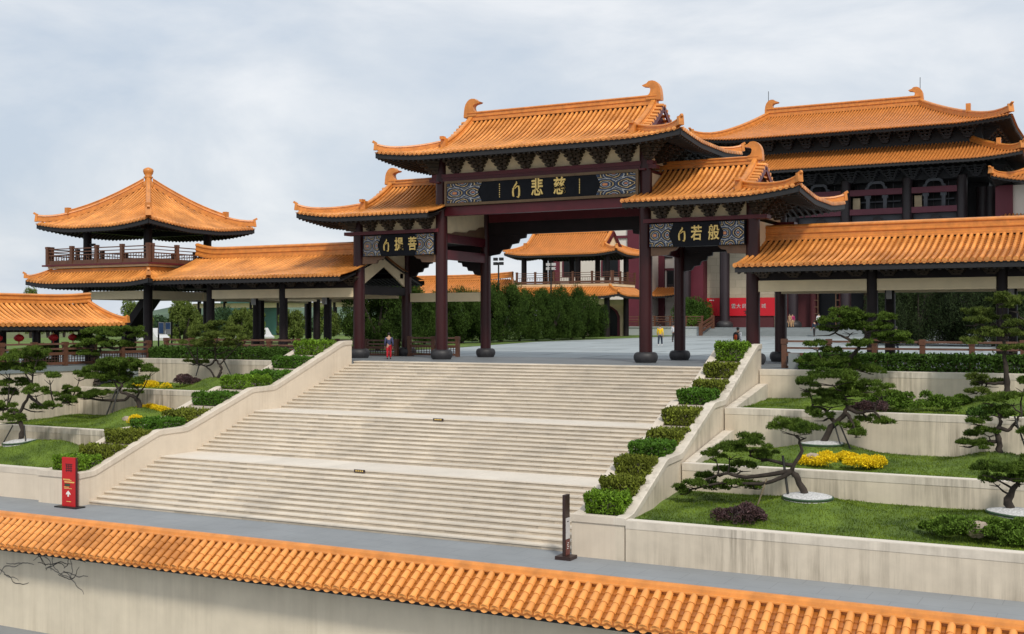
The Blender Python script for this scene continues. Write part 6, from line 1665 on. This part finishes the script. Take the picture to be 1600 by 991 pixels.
P2 = 118.0
pv2 = thing('far_pavilion', 'two-storey pavilion with orange hip-and-gable roof behind the junipers', 'pavilion', (-57, P2 + 4, .4))
YC_old = YC
cx2 = -56.9
def far_pav():
    y0 = P2; yc = P2 + 4.3
    R_ = Roof((-62.1, -52.3, yc, yc), (-63.7, -50.0, y0, yc + 4.3), 12.1, 9.5, .5, .35, 3, .5)
    rf = MB().box(-61.8, -52.6, yc - .1, yc + .1, 11.4, 12.1).build('upper_roof', 'soffit', pv2)
    roof_tiles(rf, R_, ('front', 'right'), parts=False, spacing=.30, r=.09, seg=.6, matn='tile_far', n=4); roof_under(rf, R_, ('front', 'right', 'left', 'back'), depth=1.2, rafter=.4)
    main_ridge(rf, -62.3, -52.1, yc, 12.05, .5, .4, upl=.25, upr=.3)
    for s, gx in ((-1, -62.1), (1, -52.3)):
        mb = MB(); sweep(mb, [R_.pt('front', gx - s * .1, .55 * t / 10, .02) for t in range(11)], .3, .4); sweep(mb, [R_.pt('back', gx - s * .1, .55 * t / 10, .02) for t in range(11)], .3, .4)
        q = R_.pt('front', gx - s * .1, .55, .02); mb.box(q[0] - .18, q[0] + .18, q[1] - .15, q[1] + .15, q[2], q[2] + .6); mb.build('descending_ridge', 'ridge_tile', rf)
        hip_ridge(rf, R_, s, -1, .28, .36); hip_ridge(rf, R_, s, 1, .28, .36)
        zb = R_.prof(.5); MB().prism([(-2.15, zb), (2.15, zb), (0, 12.0)], lambda a, b_, t: (gx + s * t, yc + a, b_), -.1, .02).build('gable_wall', 'cream', rf, fix=True)
        mb = MB()
        for sd_ in ('front', 'back'):
            pts = [R_.pt(sd_, gx + s * .15, .5 * t / 6, -.1) for t in range(7)]
            for q in range(6): mb.bar(pts[q], pts[q+1], .12, .4)
        mb.build('bargeboard', 'beam_red', rf)
    for x in (-62.0, -58.6, -55.3, -51.8):
        for y in (y0 + 1.6, yc + 2.7): MB().lathe([(.32, .3), (.30, 9.7)], (x, y, 0), 12).build('column', 'lacquer_dark', pv2)
    MB().box(-62.6, -51.0, y0 + .9, yc + 3.4, 5.95, 6.25).build('deck', 'cream', pv2)
    rl = MB().box(-62.7, -50.9, y0 + .85, y0 + 1.0, 6.25, 6.32).build('balustrade', 'wood_rail', pv2); balus(rl, (-62.6, y0 + 1.0), (-51.0, y0 + 1.0), 6.3, 6, 1.2)
    rl = MB().box(-51.1, -50.95, y0 + 1.0, yc + 3.3, 6.25, 6.32).build('balustrade', 'wood_rail', pv2); balus(rl, (-51.0, y0 + 1.3), (-51.0, yc + 3.3), 6.3, 4, 1.2)
    R2_ = Roof((-62.4, -51.2, y0 + 1.0, yc + 3.3), (-64.2, -49.4, y0 - .8, yc + 5), 5.9, 4.9, 0, .25, 2.4, .25)
    rf = MB().box(-62.4, -51.2, y0 + 1.0, yc + 3.3, 5.3, 5.7).build('lower_roof', 'soffit', pv2)
    roof_tiles(rf, R2_, ('front', 'right'), parts=False, spacing=.30, r=.09, seg=.6, matn='tile_far', n=4); roof_under(rf, R2_, ('front', 'right'), depth=1.0, rafter=.4)
    mb = MB(); sweep(mb, [(-62.4, y0 + 1.0, 5.85), (-51.2, y0 + 1.0, 5.85)], .26, .25); sweep(mb, [(-51.2, y0 + 1.0, 5.85), (-51.2, yc + 3.3, 5.85)], .26, .25); mb.build('skirt_ridge', 'ridge_tile', rf)
    hip_ridge(rf, R2_, 1, -1, .26, .3)
    for y in (y0 + 1.6, yc + 2.7): MB().box(-62, -51.8, y - .12, y + .12, 4.0, 4.6).build('pale_beam', 'cream_beam', pv2)
    MB().box(-61.6, -52.2, yc + 2.9, yc + 3.2, .4, 4.0).build('back_wall', 'cream', pv2)
    f = arch_win(pv2, -54.2, yc + 2.88, .5, 2.6, 3.4)
far_pav()
fc = thing('far_corridor', 'long orange roofed corridor behind the junipers', 'corridor', (-80, P2 + 4, .4))
R_ = Roof((-112, -64.6, P2 + 3.6, P2 + 3.6), (-112, -61.6, P2 - .6, P2 + 7.8), 7.0, 5.0, 0, .0, 2, .4)
rf = MB().box(-111, -65, P2 + 3.5, P2 + 3.7, 6.4, 7.0).build('roof', 'soffit', fc); roof_tiles(rf, R_, ('front', 'right'), parts=False, spacing=.30, r=.09, seg=.6, matn='tile_far', n=4, clip={'front': (-100, 99)}); roof_under(rf, R_, ('front',), depth=1, rafter=0)
main_ridge(rf, -112, -64.5, P2 + 3.6, 6.95, .7, .45, upr=.25); hip_ridge(rf, R_, 1, -1, .26, .35)
for q in range(11):
    MB().lathe([(.26, .2), (.25, 5.1)], (-66 - q * 4.4, P2 + 1.2, 0), 10).build('column', 'lacquer_dark', fc)
MB().box(-111, -65, P2 + 1.05, P2 + 1.35, 3.9, 4.5).build('pale_beam', 'cream_beam', fc)
railing('railing', 'brown railing behind the last juniper beside the far pavilion', (-54.6, 123.5), (-55.6, 130.9), .45, 1.5, 5)

# lamp posts
for i, (px, top, d_) in enumerate(((779, 410, 108), (861, 418, 116))):
    p = atd(px, top, d_); z0 = plaza_z(p[1])
    t = thing('lamp_post', ['tall floodlight pole left of the far pavilion', 'slim floodlight pole in front of the far pavilion balcony'][i], 'lamp post', (p[0], p[1], z0))
    MB().lathe([(.11, -.05), (.07, p[2] - z0)], (p[0], p[1], z0), 8).build('pole', 'metal_dark', t)
    for s in (-1, 1):
        for dz in (.0, .5): MB().box(p[0] + s * .30 - .17, p[0] + s * .30 + .17, p[1] - .16, p[1] + .12, p[2] - .25 + dz * .8, p[2] + .02 + dz * .8).build('lamp_head', 'metal_dark' if i == 0 else 'sign_grey', t)
    MB().box(p[0] - .5, p[0] + .5, p[1] - .06, p[1] + .06, p[2] - .15, p[2] - .05).build('crossbar', 'metal_dark', t)

# stone lantern shrine seen between the dark trees on the right
p = atd(1487, 506, 97); x, y = p[0], p[1]; z = plaza_z(y)
t = thing('stone_shrine', 'pale stone shrine with stepped brown roof between the dark trees on the right', 'shrine', (x, y, z))
MB().box(x - 1.5, x + 1.5, y - 1.2, y + 1.2, z - .2, z + .5).build('plinth', 'grey_step', t); MB().box(x - .75, x + .75, y - .7, y + .7, z + .5, z + 1.25).build('body', 'grey_step', t)
mb = MB()
for q in range(5): mb.box(x - 1.0 + q * .16, x + 1.0 - q * .16, y - .9 + q * .14, y + .9 - q * .14, z + 1.25 + q * .22, z + 1.46 + q * .22)
mb.build('roof', 'brown_trim', t); MB().lathe([(.16, 0), (.2, .15), (.1, .3), (.12, .6), (.03, .9)], (x, y, z + 2.34), 10).build('finial', 'grey_stone', t)

# ------------------------------------------------------------------ people
def skin_obj(name, chains, matn, parent, sub=1):
    """chains: list of (points, radii); one connected skinned surface"""
    vs = []; es = []; rs = []; idx = {}
    for pts, rad in chains:
        prev = None
        for p_, r_ in zip(pts, rad):
            k = tuple(round(c_, 4) for c_ in p_)
            if k not in idx: idx[k] = len(vs); vs.append(p_); rs.append(r_)
            i = idx[k]
            if prev is not None and prev != i: es.append((prev, i))
            prev = i
    me = bpy.data.meshes.new(name); me.from_pydata(vs, es, []); ob = bpy.data.objects.new(name, me); C.objects.link(ob)
    md = ob.modifiers.new('s', 'SKIN'); md.use_smooth_shade = True
    for i, sv in enumerate(me.skin_vertices[0].data):
        sv.radius = (rs[i][0], rs[i][1]) if hasattr(rs[i], '__len__') else (rs[i], rs[i]); sv.use_root = (i == 0)
    m2 = ob.modifiers.new('b', 'SUBSURF'); m2.levels = sub; m2.render_levels = sub
    dg = bpy.context.evaluated_depsgraph_get(); dg.update()
    m3 = bpy.data.meshes.new_from_object(ob.evaluated_get(dg)); bpy.data.objects.remove(ob)
    m3.materials.clear(); m3.materials.append(M[matn]); m3.name = name
    o = bpy.data.objects.new(name, m3); link(o, parent); return o
def person(label, x, y, z, h, yaw, top, legs, stride=.18, pack=None, hairm='hair', shoes='cloth_black', sleeve=True, arm_bend=.12, longhair=False, skirt=False):
    t = thing('person', label, 'person', (x, y, z))
    cy, sy = math.cos(yaw), math.sin(yaw)
    def W(a, b_, c_):   # a right, b forward, c up (fractions of height)
        return (x + (a * cy - b_ * sy) * h, y + (a * sy + b_ * cy) * h, z + c_ * h)
    hip = W(0, 0, .50); H = h
    L = {}
    for s in (-1, 1):
        st_ = stride * s * .5
        L[s] = [W(s * .05, 0, .49), W(s * .058, st_ * .6 + .01, .27), W(s * .06, st_, .045), W(s * .066, st_ + .075, .018)]
    A = {}
    for s in (-1, 1):
        A[s] = [W(s * .112, 0, .80), W(s * .145, -.02 - s * stride * .15, .63), W(s * .150, arm_bend - s * stride * .25 - .06, .49), W(s * .148, arm_bend - s * stride * .25 - .035, .435)]
    spine = [hip, W(0, .0, .60), W(0, -.005, .72), W(0, -.01, .80), W(0, 0, .855), W(0, .012, .90), W(0, .012, .955)]
    ch = [(spine, [(.085*H,.06*H), (.075*H,.055*H), (.09*H,.06*H), (.07*H,.05*H), (.03*H,.032*H), (.045*H,.052*H), (.042*H,.05*H)])]
    for s in (-1, 1):
        ch.append(([hip] + L[s], [(.085*H,.06*H), .058*H, .04*H, .024*H, .02*H])); ch.append(([spine[3]] + A[s], [(.07*H,.05*H), .034*H, .026*H, .019*H, .017*H]))
    body = skin_obj('body', ch, 'skin', t)
    ch = [(spine[:4], [(.098*H,.074*H), (.09*H,.07*H), (.103*H,.074*H), (.084*H,.06*H)])]
    for s in (-1, 1): ch.append(([spine[3]] + (A[s][:3] if sleeve else A[s][:2]), [(.084*H,.06*H), .047*H, .037*H] + ([.028*H] if sleeve else [])))
    skin_obj('top', ch, top, body)
    for s in (-1, 1):
        pass
    ch = [([W(0, 0, .54), hip], [(.088*H,.066*H), (.094*H,.07*H)])]
    for s in (-1, 1): ch.append(([hip] + L[s][:3], [(.094*H,.07*H), .066*H, .05*H, .038*H]))
    skin_obj('trousers', ch, legs, body)
    for s in (-1, 1):
        a, b_ = Vector(L[s][2]), Vector(L[s][3]); b_ = b_ + (b_ - a) * .25
        mb = MB(); d = Vector((-sy, cy, 0)); q = Vector((a.x, a.y, z)); mb.tube([q - d * .02 * H + Vector((0,0,.022*H)), q + d * .05 * H + Vector((0,0,.022*H)), q + d * .10 * H + Vector((0,0,.018*H))], [.026*H, .028*H, .018*H], 8); mb.build('shoe', shoes, body)
    mb = MB(); c_ = W(0, -.004, .955)
    mb.lathe([(.01*H, .058*H), (.036*H, .048*H), (.052*H, .02*H), (.054*H, -.01*H), (.046*H, -.035*H if not longhair else -.10*H), (.03*H, -.05*H if not longhair else -.12*H)][::-1], c_, 12); mb.build('hair', hairm, body)
    fwd = Vector((-sy, cy, 0)); hd = Vector(W(0, .06, .935)); rt = Vector((cy, sy, 0))
    mb = MB(); mb.tube([hd + Vector((0,0,.006*H)), hd + fwd * .012 * H - Vector((0,0,.008*H))], [.006*H, .010*H], 6); mb.build('nose', 'skin', body)
    mb = MB()
    for s in (-1, 1): q = hd + rt * (s * .018 * H) + Vector((0,0,.012*H)) - fwd * .006 * H; mb.tube([q, q + fwd * .006 * H], [.005*H, .004*H], 6)
    q = hd - Vector((0,0,.022*H)) - fwd * .004 * H; mb.tube([q - rt * .013 * H, q + rt * .013 * H], .004 * H, 6); mb.build('eyes_and_mouth', 'hair', body)
    # hands: palm and five separate fingers
    for s in (-1, 1):
        wr = Vector(A[s][3]); el = Vector(A[s][2]); d = (wr - el).normalized(); n = rt * s; f2 = d.cross(n).normalized()
        mb = MB(); mb.bar(wr - d * .005 * H, wr + d * .05 * H, .05 * H, .02 * H, n)
        for q in range(4): b0 = wr + d * .05 * H + f2 * ((q - 1.5) * .0125 * H); ln = (.038, .045, .043, .033)[q] * H; mb.tube([b0, b0 + d * ln * .6 - n * .004 * H, b0 + d * ln - n * .014 * H], [.0065*H, .006*H, .0045*H], 6)
        b0 = wr + d * .012 * H + f2 * .024 * H; mb.tube([b0, b0 + f2 * .018 * H + d * .02 * H, b0 + f2 * .02 * H + d * .042 * H], [.008*H, .007*H, .005*H], 6); mb.build('hand', 'skin', body)
    if pack:
        bk = thing('backpack', 'orange and black backpack worn by the walker near the right gate column', 'backpack', W(0, -.12, .58))
        mb = MB(); prof = [(.03*H, -.14*H), (.085*H, -.13*H), (.10*H, -.04*H), (.095*H, .08*H), (.06*H, .13*H), (.02*H, .14*H)]
        c_ = Vector(W(.0, -.115, .69)); mb.lathe(prof, c_, 12); o = mb.build('bag', 'cloth_black', bk)
        mb = MB(); c2_ = Vector(W(.045, -.185, .66)); mb.lathe([(.02*H, -.09*H), (.05*H, -.08*H), (.055*H, .04*H), (.03*H, .09*H)], c2_, 10); mb.build('pocket', 'cloth_orange', bk)
        mb = MB()
        for s in (-1, 1): mb.tube([W(s*.06, -.08, .82), W(s*.065, .02, .845), W(s*.075, .085, .76), W(s*.08, .04, .62), W(s*.075, -.08, .60)], .012*H, 6)
        mb.build('straps', 'cloth_black', bk)
    return t
def put(px, feet_y, hpx, Yg=None, d_=None):
    if d_ is None: p = onZ(px, feet_y, 0.0)
    else: p = atd(px, feet_y, d_); 
    return p
p = onZ(601, 561.5, 0.0); person('person in dark blue top and red trousers standing in the left bay of the gate', p[0], p[1] + .4, 0.0, 1.38, R(35), 'cloth_blue', 'cloth_red', .10)
p = atd(1031.5, 539, 92); person('person in yellow shirt and dark trousers walking across the plaza', p[0], p[1], plaza_z(p[1]), 1.60, R(10), 'cloth_yellow', 'cloth_navy', .30, shoes='cloth_white')
p = atd(1153, 545, 66); person('person in white with an orange backpack just beyond the right gate column', p[0], p[1], plaza_z(p[1]), 1.62, R(-20), 'cloth_white', 'cloth_black', .2, pack=True)
p = atd(1269, 526, 129); person('person in dark suit at the foot of the hall steps', p[0], 130.1, plaza_z(130.1), 1.72, R(60), 'cloth_navy', 'cloth_black', .1)
p = atd(1053.5, 525, 104); person('person in white half hidden behind a rear gate column', p[0], p[1], plaza_z(p[1]), 1.62, R(0), 'cloth_white', 'cloth_black', .2)
for i, (px, tp, lg, lb) in enumerate(((1233, 'cloth_tan', 'cloth_tan', 'left one of two people in tan clothes at the top of the hall steps'), (1238, 'cloth_pink', 'cloth_tan', 'right one of two people in tan clothes at the top of the hall steps'), (1284, 'cloth_white', 'cloth_navy', 'person in white shirt at the top of the hall steps'), (1400, 'cloth_white', 'cloth_navy', 'person in white seen under the trees behind the right gallery'))):
    dd = 137.0 if i < 3 else 70; p = atd(px, 510, dd)
    if i < 3: person(lb, p[0], 136.2, 1.41, 1.62, R(150 + 40 * i), tp, lg, .1)
    else: person(lb, p[0], p[1], plaza_z(p[1]), 1.6, R(100), tp, lg, .2)
